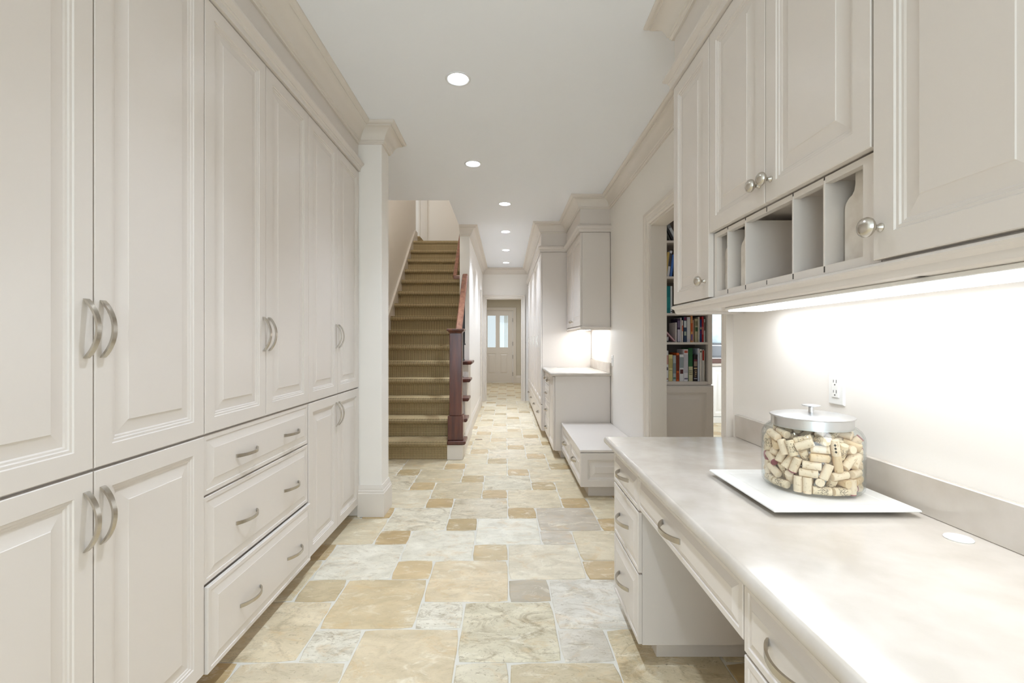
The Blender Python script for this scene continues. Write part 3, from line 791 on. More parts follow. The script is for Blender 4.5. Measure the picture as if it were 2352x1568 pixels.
# corks
CK = "84,-1141,116,542,-406,-579,454;951,-637,116,642,697,-121,-297;-1128,180,116,220,-319,-631,-672;506,-846,116,699,81,702,104;-1104,-311,116,681,-707,-7,190;427,-1083,230,0,-204,979,0;-719,-920,230,1,0,0,-1000;149,-788,116,454,-406,-579,-542;528,-613,116,281,-658,260,-649;-403,-1069,116,692,386,593,146;-766,264,116,631,-220,672,-319;-801,35,116,672,319,631,220;717,-890,348,628,145,-696,317;-807,505,116,39,692,-145,-706;177,-1030,348,513,603,-369,487;-948,641,348,664,-406,579,243;-1149,-36,430,199,281,797,-496;-644,-656,116,707,-485,-514,21;-933,-462,330,384,-112,-386,831;-1110,329,462,739,0,0,-674;-80,-961,249,164,-586,764,212;-883,-756,230,499,0,0,866;1027,-506,352,551,290,-632,462;790,-440,348,657,702,-82,-261;-801,73,348,682,341,619,187;602,-977,578,441,707,-76,-548;19,-782,578,317,-532,462,635;35,-909,837,664,233,420,573;-385,-957,339,385,-693,-276,-543;-682,-917,577,690,310,641,-135;-769,-355,473,105,-900,-233,-353;-1138,117,766,436,646,-552,297;-829,121,625,148,-285,-788,526;-924,-698,755,73,-865,473,152;-634,-677,348,683,-612,-354,184;-943,-188,486,736,212,-105,-634;-311,-1117,669,255,177,0,951;-898,500,750,586,-539,-423,433;-849,419,483,768,-518,296,232;775,-532,580,227,-46,-706,670;-716,-369,787,427,-92,-737,-516;348,-857,650,254,-741,-503,-366;808,-477,815,593,63,683,421;-277,-879,661,885,-197,-226,356;41,-1147,562,127,-653,74,-743;888,-722,741,853,376,-357,66;-1089,-394,1206,959,-175,-14,221;-285,-869,1026,711,-388,-570,137;643,-954,927,371,748,-532,-139;-1110,335,1187,997,-77,21,0;-999,-7,913,531,304,-349,-710;-602,-674,580,575,-680,-181,417;-886,753,709,101,-861,497,-27;-20,-1159,904,135,-69,-9,988;-963,-465,802,415,298,106,853;-457,-1047,1037,233,-700,52,673;902,-710,1063,380,-733,564,-8;-945,645,1037,372,734,253,-509;-825,315,930,795,-554,81,-235;761,-495,1059,283,640,415,-581;-664,-746,1003,50,801,521,290;467,-659,770,374,-195,665,-617;-619,-965,808,572,666,251,408;24,1028,1569,383,-804,269,367;-498,-194,1292,734,-187,557,-341;124,-874,1329,954,199,75,214;326,-458,1443,714,-662,-116,197;-89,-1159,1359,55,-607,791,-42;474,-822,1032,951,-107,286,-55;1042,-479,1302,287,196,-861,370;341,-1101,936,392,484,-776,-103;156,-1083,1228,144,-711,-675,-133;-1039,-236,933,799,110,236,542;706,9,1363,573,-481,-328,-577;970,623,1397,64,-359,859,-360;370,-964,1271,696,657,-116,263;-885,256,1150,469,821,115,-305;-984,-614,1224,136,377,910,-105;-921,676,1284,443,-598,-199,-637;-859,-249,1254,247,-312,724,564;-276,1124,1402,17,473,881,13;1156,-58,1432,68,247,-932,257;-1147,-4,1496,772,-614,103,129;-281,750,1325,528,839,-117,63;244,1132,1354,168,435,-872,-149;-400,-998,1263,738,334,573,-125;-108,-924,1366,40,683,-728,-37;704,499,1421,386,-184,-566,-704;65,963,1345,858,325,393,66;-82,780,1483,966,-154,-185,95;644,-807,1341,81,352,-484,-797;853,-271,1420,222,483,661,-529;98,-504,1392,250,-23,835,-490;-753,526,1354,375,-99,917,94;-764,-105,1447,59,-321,693,643;-762,-857,1372,271,-831,158,460;-588,-553,1291,571,723,-226,317;833,-635,1393,918,228,306,109;732,904,1385,26,59,-52,997;496,-295,1377,520,-791,-279,164;352,559,1360,550,-195,-751,-309;-1084,-10,1261,228,-363,-418,-801;-107,212,1309,237,-737,-259,-578;377,190,1382,619,-263,132,728;-680,-674,1488,544,-350,-751,-132;-898,234,1526,923,62,-103,366;170,-1,1450,59,205,-643,736;492,898,1486,147,-107,-750,636;-108,-171,1372,15,124,440,889;-359,-325,1555,307,814,-287,-401;-476,160,1392,674,607,-421,18;-225,515,1467,156,-160,869,-442;-478,640,1412,326,-191,-614,-693;545,-582,1635,523,774,99,344;-283,-535,1477,483,-237,-639,549;-947,-131,1592,771,-634,-37,-57;163,-672,1610,451,-110,-794,392;-335,-977,1508,700,688,98,-164;419,-118,1549,50,-91,866,489;-665,193,1546,343,-660,-564,-357;-414,-77,1551,458,-571,681,-10;900,175,1603,432,-245,-506,-706;-83,-578,1660,345,-255,-685,589;-202,-699,1300,753,-267,561,-219;-177,120,1620,520,-830,197,-35;-181,446,1697,716,377,-587,32;69,426,1518,117,-494,766,395;417,491,1620,652,622,184,392"
pr = [(0.0, -.023), (.0105, -.023), (.0115, -.0218), (.0118, -.015), (.0118, .015), (.0115, .0218), (.0105, .023), (.0, .023)]
base_me = []
for m_ in M_CORK:
    tmp = lathe('wine_cork', pr, (0, 0, 0), PU, m_, None, 14); base_me.append(tmp.data); bpy.data.objects.remove(tmp)
rc = random.Random(5)
from mathutils import Quaternion
best = None
rows = [[int(v) for v in r.split(',')] for r in CK.split(';')]
cks = []
for r in rows:
    v = rc.choices((0, 1, 2, 3), (38, 22, 30, 14))[0]
    o = bpy.data.objects.new('wine_cork', base_me[v]); COL.objects.link(o)
    o.location = (JX + r[0] / 1e4, JY + r[1] / 1e4, JZ + .0075 + r[2] / 1e4)
    o.rotation_mode = 'QUATERNION'; o.rotation_quaternion = Quaternion([q / 1e3 for q in r[3:]]).normalized()
    o['_v'] = v; cks.append(o)
# one cork carries a row of dark diamonds
def facing(o):
    d = Vector((-JX, -JY, 0.15)).normalized()
    p = Vector(o.location) - Vector((JX, JY, JZ)); ax = o.rotation_quaternion @ Vector((0, 0, 1))
    return Vector((p.x, p.y, 0)).dot(d) - abs(p.z - .14) * .5 - abs(ax.dot(d)) * .1 + Vector((p.x, p.y, 0)).dot(Vector((JY, -JX, 0)).normalized()) * .35
dc = max(cks, key=facing)
dc.data = base_me[0]
# labels: kind, pose, height in the pile and side as seen from the aisle; look-alikes are ordered from left to right
KIND = ['plain pale', 'plain tan', 'printed', 'wine-stained']
seen = {}
for o in cks:
    p = Vector(o.location) - Vector((JX, JY, JZ)); ax = o.rotation_quaternion @ Vector((0, 0, 1))
    lat = (p.x * JY - p.y * JX) / math.hypot(JX, JY)
    pose = 'standing upright' if abs(ax.z) > .8 else 'lying flat' if abs(ax.z) < .3 else 'slanted'
    lev = ['at the bottom', 'low', 'halfway up', 'high up', 'on top'][min(4, int(p.z / .036))]
    sd = ['far left', 'left', 'centre', 'right', 'far right'][max(0, min(4, int((lat + .125) / .05)))]
    hid = (p.x * -JX + p.y * -JY) < -.02
    seen.setdefault((KIND[o['_v']], pose, lev, sd, hid), []).append((lat, o))
    del o['_v']
ORD = ['first', 'second', 'third', 'fourth', 'fifth', 'sixth']
for (kd, pose, lev, sd, hid), l in seen.items():
    l.sort(key=lambda q: q[0])
    for i, (_, o) in enumerate(l):
        w = f', {ORD[i]} from left' if len(l) > 1 else ''
        tag(o, f'{kd} cork {pose} {lev}, {"back " if hid else ""}{sd} of the jar{w}', 'cork', 'wine corks in the glass jar')
tag(dc, 'pale wine cork printed with a row of dark diamonds, in the jar', 'cork', 'wine corks in the glass jar')
loc_d = dc.rotation_quaternion.inverted() @ Vector((-JX, -JY, 0.3)).normalized()
a0 = math.atan2(loc_d.y, loc_d.x)
for q in (-1, 0, 1):
    vs, fs = [], []
    n = 6
    for i in range(n + 1):
        for j in range(n + 1):
            u, v = i / n, j / n
            da = (u - v) * .27; dz = (u + v - 1) * .0042
            vs.append((.0121 * math.cos(a0 + da), .0121 * math.sin(a0 + da), q * .0095 + dz))
    for i in range(n):
        for j in range(n): fs.append((i * (n + 1) + j, i * (n + 1) + j + 1, (i + 1) * (n + 1) + j + 1, (i + 1) * (n + 1) + j))
    mk('diamond_print', vs, fs, M_HINGE, dc)

# ---------------------------------------------------------------- wall cabinets over the desk
UF, UB = 0.795, 1.130
t = thing('wall_cabinet', 'narrow wall cabinet at the far end over the desk, next to the bookcase opening', 'cabinet', (0.96, 2.0, 1.42), 'wall cabinets over the desk')
box('body', UF + .0215, UB, 1.808, 2.190, 1.412, 2.468, M_PAINT, t, bev=0)
d = door(t, (UF, 2.190, 1.442), NY, NX, .382, 2.468 - 1.442)
knob(d, (UF, 1.842, 1.511), NX)
t = thing('wall_cabinet', 'two-door wall cabinet with open cubbies below it over the desk', 'cabinet', (0.96, 1.42, 1.42), 'wall cabinets over the desk')
box('body', UF + .0215, UB, 1.002, 1.806, 1.705, 2.468, M_PAINT, t, bev=0)
for (p, q, ky) in ((1.416, 1.806, 1.446), (1.004, 1.416, 1.384)):
    d = door(t, (UF, q, 1.692), NY, NX, q - p, 2.468 - 1.692)
    knob(d, (UF, ky, 1.757), NX)
CF = UF + .0215
box('cubby_floor', CF + .02, UB, 1.03, 1.80, 1.412, 1.462, M_PAINT, t, bev=0)
box('cubby_back', UB - .012, UB, 1.03, 1.80, 1.462, 1.705, M_PAINT, t, bev=0)
box('cubby_side', CF + .02, UB - .012, 1.795, 1.806, 1.462, 1.705, M_PAINT, t, bev=0)
box('cubby_side', CF + .02, UB - .012, 1.020, 1.050, 1.462, 1.705, M_PAINT, t, bev=0)
ofx = L0(t)
fr = prism('cubby_frame', [(1.806, 1.412), (1.806, 1.690), (1.004, 1.690), (1.004, 1.412)], 'x', CF, CF + .02, M_PAINT, t)
bm = bmesh.new(); bm.from_mesh(fr.data); bm.clear()
ys, zs_ = [1.004, 1.055, 1.786, 1.806], [1.412, 1.464, 1.674, 1.690]
vm = {}
for s, xx in enumerate((CF, CF + .02)):
    for i, yy in enumerate(ys):
        for j, zz in enumerate(zs_): vm[s, i, j] = bm.verts.new((xx - ofx[0], yy - ofx[1], zz - ofx[2]))
for i in range(3):
    for j in range(3):
        if (i, j) == (1, 1): continue
        for s in (0, 1): bm.faces.new((vm[s, i, j], vm[s, i + 1, j], vm[s, i + 1, j + 1], vm[s, i, j + 1]))
for (i, j, i2, j2) in ((1, 1, 2, 1), (2, 1, 2, 2), (2, 2, 1, 2), (1, 2, 1, 1), (0, 0, 3, 0), (3, 0, 3, 3), (3, 3, 0, 3), (0, 3, 0, 0)):
    bm.faces.new((vm[0, i, j], vm[0, i2, j2], vm[1, i2, j2], vm[1, i, j]))
bmesh.ops.remove_doubles(bm, verts=bm.verts, dist=1e-6); bmesh.ops.recalc_face_normals(bm, faces=bm.faces); bm.to_mesh(fr.data); bm.free()
for y in (1.698, 1.572, 1.312, 1.183):
    box('divider', CF - .0015, UB - .013, y - .003, y + .003, 1.4622, 1.682, M_PAINT, t, bev=.0008)
    for z in (1.455, 1.683): box('divider_slot', CF - .0004, CF + .004, y - .0022, y + .0022, z - .008, z + .008, M_DARK, t, bev=0)
for z in (1.455, 1.683): box('divider_slot', CF - .0004, CF + .004, 1.4445 - .0018, 1.4445 + .0018, z - .007, z + .007, M_DARK, t, bev=0)
t = thing('wall_cabinet', 'nearest wall cabinet over the desk, with one wide door and knob above the light strip', 'cabinet', (0.96, 0.75, 1.42), 'wall cabinets over the desk')
box('body', UF + .0215, UB, 0.2, 1.000, 1.412, 2.468, M_PAINT, t, bev=0)
d = door(t, (UF, 1.002, 1.443), NY, NX, 1.002 - .610, 2.468 - 1.443); knob(d, (UF, .978, 1.5115), NX, 1.05)
d = door(t, (UF, .608, 1.443), NY, NX, .408, 2.468 - 1.443); knob(d, (UF, .245, 1.5115), NX, 1.05)

RAILP = [(0, 1.400), (.004, 1.399), (.010, 1.403), (.0125, 1.410), (.014, 1.418), (.024, 1.427), (.026, 1.432), (.021, 1.438), (.014, 1.441), (0, 1.441)]
struct(sweep('trim_16', [(1.13, 2.192), (CF + .003, 2.192), (CF + .003, 0.2)], [(o, z) for o, z in RAILP], XY, M_PAINT), 'light rail under the desk wall cabinets')

t = thing('light_strip', 'long glowing white light strip under the desk wall cabinets', 'light strip', (0.98, 1.1, 1.398))
box('housing', .915, 1.075, 0.25, 1.93, 1.4, 1.4115, M_WHITE, t, bev=.002)
box('diffuser', .925, 1.065, 0.26, 1.92, 1.394, 1.4, M_STRIP, t, bev=.002)

# paddle boards standing in the cubbies
def paddle(x, y0, w, label):
    # face turned to the aisle; y0 its near edge, w its width
    c = y0 + w / 2; k = w * .30; n = w * .19
    o = [(y0, 1.4625), (y0 + w, 1.4625), (y0 + w, 1.600)]
    for i in range(1, 6):
        a = i / 6 * math.pi / 2; o.append((y0 + w - k * (1 - math.cos(a)), 1.600 + .034 * math.sin(a)))
    o += [(c + n + .003, 1.642), (c + n, 1.655), (c + n, 1.690), (c + n - .005, 1.698), (c - n + .005, 1.698), (c - n, 1.690), (c - n, 1.655), (c - n - .003, 1.642)]
    for i in range(5, 0, -1):
        a = i / 6 * math.pi / 2; o.append((y0 + k * (1 - math.cos(a)), 1.600 + .034 * math.sin(a)))
    o.append((y0, 1.600))
    b = prism('paddle_board', o, 'x', x, x + .016, M_BOARD, None, bev=.0015)
    me_o = Vector((x + .008, c, 1.4625)); b.data.transform(Matrix.Translation(-me_o)); b.location = me_o
    return tag(b, label, 'cutting board', 'whitewashed paddle boards in the cubbies')


paddle(.856, 1.054, .113, 'whitewashed paddle board in the cubby closest to the wide door knob')
paddle(.850, 1.577, .093, 'whitewashed paddle board in the second cubby from the far end')
paddle(.850, 1.703, .090, 'whitewashed paddle board in the far end cubby')

tag(box('divider_panel', .838, 1.11, 1.318, 1.566, 1.4625, 1.4680, M_PAINT, None, bev=.0008), 'thin loose panel lying flat on the floor of the widest cubby', 'panel')

# ---------------------------------------------------------------- low bench
BX = 0.603
t = thing('storage_bench', 'low white storage bench with two drawers, between desk and hall counter', 'bench', (0.85, 4.35, 0))
box('body', BX + .02, 1.13, 3.745, 4.985, 0.09, 0.372, M_PAINT, t, bev=0)
box('seat_top', BX - .004, 1.132, 3.730, 4.988, 0.372, 0.393, M_PAINT, t, bev=.003)
box('toe_kick', BX + .075, 1.13, 3.80, 4.985, 0, 0.09, M_PAINT, t, bev=0)
for p, q in ((3.738, 4.362), (4.362, 4.986)):
    d = door(t, (BX, q, .092), NY, NX, q - p, .372 - .094, s=.045, name='drawer')
    bow_pull(d, (BX, (p + q) / 2, .238), PY_, NX, width=.014)
e = door(t, (BX + .001, 3.727, .092), PX, NY, 1.13 - BX, .372 - .094, s=.055, name='end_panel')

# ---------------------------------------------------------------- hall counter, wall cabinet and lockers
HF = 0.512
t = thing('base_cabinet', 'hall base cabinet with a tall door and four drawers under the pale counter', 'cabinet', (0.82, 5.55, 0))
box('body', HF + .0215, 1.13, 5.0, 6.115, 0.085, 0.894, M_PAINT, t, bev=.002)
box('toe_kick', HF + .09, 1.13, 5.06, 6.115, 0, 0.085, M_PAINT, t, bev=0)
d = door(t, (HF, 5.50, .088), NY, NX, .495, .80); knob(d, (HF, 5.44, .815), NX)
for q, (z0, z1) in enumerate(((.735, .888), (.52, .732), (.305, .517), (.088, .302))):
    d = drawer(t, (HF, 6.10, z0), NY, NX, .597, z1 - z0)
    if q == 0: knob(d, (HF, 5.80, .815), NX)
    else: bow_pull(d, (HF, 5.80, (z0 + z1) / 2), PY_, NX, width=.014)
t = thing('hall_counter', 'pale stone counter on the hall base cabinet', 'counter', (0.82, 5.55, 0.895))
box('slab', .482, 1.134, 4.965, 6.118, .895, .930, M_STONE, t, bev=.014, seg=4, edges=lambda c: c.x < 1.0 and abs(c.z - .9125) > .01)
box('backsplash', 1.117, 1.1345, 4.97, 6.118, .9302, 1.040, M_STONE, t, bev=.002)

HU = 0.805
t = thing('wall_cabinet', 'two-door wall cabinet over the hall counter', 'cabinet', (0.96, 5.55, 1.43))
box('body', HU + .0215, 1.13, 5.0, 6.115, 1.425, 2.453, M_PAINT, t, bev=.002)
for p, q, ky in ((5.005, 5.558, 5.61), (5.562, 6.11, 5.51)):
    d = door(t, (HU, q, 1.440), NY, NX, q - p, 2.453 - 1.440)
for dd, ky in zip([c for c in t.children if c.name.startswith('door')], (5.53, 5.60)): knob(dd, (HU, ky, 1.505), NX)
struct(sweep('trim_17', [(HU + .021, 6.115), (HU + .021, 5.0), (1.13, 5.0)], [(0, 1.396), (.006, 1.394), (.012, 1.402), (.014, 1.412), (.024, 1.420), (.022, 1.43), (.0, 1.432)], XY, M_PAINT), 'light rail under the hall wall cabinet')
t = thing('light_strip', 'light strip under the hall wall cabinet', 'light strip', (0.98, 5.55, 1.41))
box('housing', .93, 1.03, 5.1, 6.05, 1.413, 1.4245, M_WHITE, t, bev=.002)
box('diffuser', .935, 1.025, 5.11, 6.04, 1.408, 1.413, M_STRIP_HALL, t, bev=.001)

TF = 0.462
LK = ['first hall locker, beside the counter', 'second hall locker from the counter', 'third hall locker from the counter', 'last hall locker, next to the end opening']
for i in range(4):
    a = 6.12 + i * .86; b = a + .858
    t = thing('locker', 'tall cream ' + LK[i], 'locker', (.8, (a + b) / 2, 0), 'tall lockers along the hall')
    box('body', TF + .0215, 1.13, a, b, .085, 2.453, M_PAINT, t, bev=.001)
    box('toe_kick', TF + .09, 1.13, a, b, 0, .085, M_PAINT, t, bev=0)
    for (p, q) in ((a, (a + b) / 2), ((a + b) / 2, b)):
        d = door(t, (TF, q, .440), NY, NX, q - p, 2.453 - .440)
        if p == a: bow_pull(d, (TF, q - .03, 1.285), PU, NX, width=.014)
    d = drawer(t, (TF, b, .088), NY, NX, b - a, .434 - .088)
    bow_pull(d, (TF, (a + b) / 2, .272), PY_, NX, width=.014)

# floor register
M_REG = mat('register_slat', lin(150, 128, 104), .5)
t = thing('floor_register', 'small metal floor register set in the stone beside the stairs', 'vent', (-.352, 5.98, 0))
sweep('register_frame', [(-.418, 5.935), (-.286, 5.935), (-.286, 6.03), (-.418, 6.03)], [(0, 0.0), (0, .002), (-.02, .002), (-.02, 0.0)], XY, mat('register_stone', lin(206, 190, 160), .4), t, closed=True)
box('well', -.398, -.306, 5.955, 6.01, 0.0001, .0006, M_DARK, t, bev=0)
for k in range(4): box('slat', -.398, -.306, 5.960 + k * .0135, 5.967 + k * .0135, .0007, .0018, M_REG, t, bev=0)

# ---------------------------------------------------------------- stairs
R_, T_, Y0 = .204, .232, 4.94
t = thing('staircase', 'carpeted staircase with white risers and mahogany tread ends, rising left of the hall', 'stairs', (-1.1, 6.5, 0))
for k in range(1, 16):
    z = k * R_; y = Y0 + (k - 1) * T_; zb = z - R_
    p = [(y + .036, zb - .0), (y + .034, z - .072), (y + .024, z - .068), (y + .008, z - .060), (y - .001, z - .047), (y - .004, z - .032), (y, z - .016), (y + .010, z - .005), (y + .026, z + .001),
         (y + T_ + .036, z), (y + T_ + .036, zb)]
    xr = -.630 if k > 1 else -.632
    st = prism('carpet_step', p, 'x', -1.643, xr, M_CARPET, t)
    st.data.polygons.foreach_set('use_smooth', [True] * len(st.data.polygons)); st.data.set_sharp_from_angle(angle=math.radians(50))
# open side: white carcass stepped under wooden tread ends
pf = [(4.975, 0.0)]
for k in range(1, 6):
    z = k * R_; y = Y0 + (k - 1) * T_
    pf += [(y + .035, z - R_ if k > 1 else 0.0), (y + .035, z - .036)]
pf = [(4.975, 0.0), (4.975, R_ - .036)]
for k in range(2, 6):
    y = Y0 + (k - 1) * T_ + .035
    pf += [(y, (k - 1) * R_ - .036), (y, k * R_ - .036)]
pf += [(6.288, 5 * R_ - .036), (6.288, 0.0)]
prism('stringer', pf, 'x', -.629, -.480, M_TRIM, t)
box('riser_block', -.631, -.463, 4.955, 5.135, 0.0, .157, M_TRIM, t, bev=.002)
for k in range(1, 6):
    z = k * R_; y = Y0 + (k - 1) * T_
    ye = y + T_ + .033 if k < 5 else 6.288
    pts = [(-.629, y), (-.432, y), (-.432, ye), (-.48, ye), (-.629, ye)]
    tr_ = prism('tread', pts, 'z', z - .034, z - .0005, M_MAHOG, t, bev=.006)
    sweep('cove', [(-.629, y + .022), (-.452, y + .022), (-.452, ye - .01)], [(0, z - .046), (.006, z - .044), (.014, z - .0345), (0, z - .0345)], XY, M_MAHOG, tr_)
sk = prism('skirt_board', [(5.0, .0), (5.0, .36), (8.42, 3.30), (8.60, 3.30), (8.60, 3.06), (8.2, 2.7), (5.3, 0.0)], 'x', -1.679, -1.645, M_TRIM, t, bev=.003)
prism('landing_step', [(8.62, 3.06), (9.09, 3.06), (9.09, 3.24), (8.62, 3.24)], 'x', -2.4, -1.60, M_CARPET, t, bev=.015)

t = thing('banister', 'dark mahogany newel post with sloping handrail and thin black balusters', 'banister', (-.545, 5.05, 0.2045))
box('newel_block', -.629, -.463, 4.976, 5.136, .2045, .466, M_MAHOG, t, bev=.004)
box('newel_shaft', -.611, -.478, 4.992, 5.122, .466, 1.362, M_MAHOG, t, bev=.005)
cx, cy = -.5445, 5.057
vs, fs = [], []
rings = [(.0665, 1.358), (.070, 1.366), (.074, 1.374), (.086, 1.380), (.092, 1.388), (.095, 1.398), (.095, 1.402), (.088, 1.408), (.0, 1.410)]
for h, z in rings[:-1]:
    for x, y in ((-h, -h), (h, -h), (h, h), (-h, h)): vs.append((cx + x, cy + y, z))
for a in range(len(rings) - 2):
    for i in range(4):
        j = (i + 1) % 4; fs.append((a * 4 + i, a * 4 + j, a * 4 + 4 + j, a * 4 + 4 + i))
vs.append((cx, cy, 1.410)); q = len(vs) - 1; a = len(rings) - 2
for i in range(4): fs.append((a * 4 + i, a * 4 + (i + 1) % 4, q))
fs.append((3, 2, 1, 0))
mk('newel_cap', vs, fs, M_MAHOG, t, off=L0(t), ang=20)


def rail(name, p0, p1, w, h, m, parent):
    """handrail with eased top running from p0 to p1 (centre of its top)"""
    p0 = Vector(p0); p1 = Vector(p1); off = Vector(L0(parent)); d = (p1 - p0).normalized()
    side = d.cross(Z).normalized(); up = side.cross(d)
    sec = [(-w / 2 * .8, -h), (w / 2 * .8, -h), (w / 2, -h * .55), (w / 2, -h * .2), (w * .36, 0), (-w * .36, 0), (-w / 2, -h * .2), (-w / 2, -h * .55)]
    vs = [p + side * a + up * b - off for p in (p0, p1) for a, b in sec]
    n = len(sec); fs = [(i, (i + 1) % n, n + (i + 1) % n, n + i) for i in range(n)] + [tuple(reversed(range(n))), tuple(range(n, 2 * n))]
    o = mk(name, vs, fs, m, parent)
    bm = bmesh.new(); bm.from_mesh(o.data); bmesh.ops.recalc_face_normals(bm, faces=bm.faces); bm.to_mesh(o.data); bm.free()
    return o


zt = lambda y: 2.158 - .879 * (6.25 - y)
rail('handrail', (-.555, 5.12, zt(5.12)), (-.555, 6.289, zt(6.289)), .076, .058, M_RAIL, t)
for i, y in enumerate((5.24, 5.355, 5.47, 5.585, 5.70, 5.815, 5.93, 6.045, 6.16)):
    k = int((y - Y0) / T_) + 1
    bl = lathe('baluster', [(.0075, k * R_ + .001), (.0075, zt(y) - .05)], (-.553, y, 0), PU, M_IRON, t, 10)
    lathe('shoe', [(.0, k * R_), (.016, k * R_), (.015, k * R_ + .014), (.009, k * R_ + .022)], (-.553, y, 0), PU, M_IRON, bl, 10)

t = thing('wall_handrail', 'short mahogany handrail fixed along the stair wall above the treads', 'handrail', (-.70, 6.4, 2.2))
zs2 = lambda y: 2.18 + .88 * (y - 6.36)
rail('rail', (-.705, 6.36, zs2(6.36)), (-.705, 8.2, zs2(8.2)), .055, .05, M_RAIL, t)
rail('rail_return', (-.72, 6.385, zs2(6.36) + .002), (-.631, 6.385, zs2(6.36) + .002), .05, .05, M_RAIL, t)
for y in (6.8, 7.8): box('bracket', -.705, -.631, y - .01, y + .01, zs2(y) - .06, zs2(y) - .042, M_IRON, t)

# ---------------------------------------------------------------- bookcase in the library
BY = 4.10
M_CASE = M_PAINT
t = thing('bookcase', 'grey painted bookcase with panelled base, seen through the opening', 'bookcase', (1.55, 4.26, 0))
box('side_panel', 1.262, 1.29, BY + .02, 4.43, .0, 2.60, M_CASE, t)
box('side_panel', 1.808, 1.832, BY + .02, 4.43, .0, 2.60, M_CASE, t)
box('stile', 1.262, 1.30, BY, BY + .02, .89, 2.60, M_CASE, t)
box('stile', 1.798, 1.834, BY, BY + .02, .89, 2.60, M_CASE, t)
box('back_panel', 1.29, 1.808, 4.418, 4.43, .08, 2.60, mat('bookcase_back', lin(120, 108, 98), .6), t)
for zt_, th in ((.9125, .03), (1.2640, .021), (1.523, .021), (1.850, .021), (2.170, .021), (2.56, .02)):
    box('shelf', 1.291, 1.807, BY + .012, 4.417, zt_ - th, zt_, M_CASE, t)
box('base', 1.262, 1.836, BY - .018, 4.43, 0.0, .880, M_CASE, t)
door(t, (1.285, BY - .039, .10), PX, NY, .535, .775, name='door')

M_BK = {}
def bmat(rgb, rough=.45):
    if rgb not in M_BK: M_BK[rgb] = mat('book_cover', lin(*rgb), rough)
    return M_BK[rgb]


def book(x0, x1, zb, h, rgb, label, depth=.17, y=4.15, bands=(), lean=0.0, flat=False, group='books on the bookcase', text=None):
    """spine towards -y; x0..x1 thickness, zb foot, bands: (z0 share, z1 share, rgb) printed on the spine"""
    w = x1 - x0
    t = thing('book', label, 'book', (x0, y, zb), group)
    c = min(.0022, w * .18)
    # cover: spine and two boards as one U-shaped piece
    sp = [(0, depth), (0, .003), (.002, 0.0), (w - .002, 0.0), (w, .003), (w, depth), (w - c, depth), (w - c, .0045), (c, .0045), (c, depth)]
    vs = [(px, py, z) for z in (0, h) for px, py in sp]
    n = len(sp)
    bm = bmesh.new(); bv = [bm.verts.new(v) for v in vs]
    for i in range(n):
        j = (i + 1) % n; bm.faces.new((bv[i], bv[j], bv[n + j], bv[n + i]))
    for r in (0, n):
        for q in ((0, 1, 8, 9), (1, 2, 7, 8), (2, 3, 7, 7), (3, 4, 6, 7), (4, 5, 6, 6)):
            f = [bv[r + k] for k in dict.fromkeys(q)]
            try: bm.faces.new(f)
            except ValueError: pass
    bmesh.ops.recalc_face_normals(bm, faces=bm.faces)
    from_bm('cover', bm, bmat(rgb), t, smooth=False)
    o = Vector((x0, y, zb))
    if w > .007:
        box('page_block', x0 + c + .0002, x1 - c - .0002, y + .005, y + depth - .003, zb + .0015, zb + h - .003, M_PAGES, t, bev=0)
    for a, b, col in bands:
        f = .12 if b - a < .25 else .02
        box('spine_print', x0 + w * f, x1 - w * f, y - .0004, y + .001, zb + h * a, zb + h * b, bmat(col), t, bev=0)
    if text:
        s, size, col, za = text
        cu = bpy.data.curves.new('title', 'FONT'); cu.body = s; cu.size = size; cu.align_x = 'CENTER'; cu.align_y = 'CENTER'
        to = bpy.data.objects.new('tmp', cu); COL.objects.link(to)
        dg = bpy.context.evaluated_depsgraph_get(); dg.update()
        me = bpy.data.meshes.new_from_object(to.evaluated_get(dg)); bpy.data.objects.remove(to)
        # letters run down the spine
        me.transform(Matrix.Translation((w / 2, -.0008, h * za)) @ Matrix.Rotation(math.pi / 2, 4, 'X') @ Matrix.Rotation(-math.pi / 2, 4, 'Z'))
        finish('title', me, bmat(col), t, smooth=False)
    if lean: t.rotation_euler = (0, lean, 0)
    if flat: t.rotation_euler = (0, math.pi / 2, 0)
    return t


def bx(zx): return (1500 + zx / 5.06 - 1162) * 4.15 / 1060
def bz(zy): return 1.27 - (700 + zy / 5.06 - 784) * 4.15 / 1060


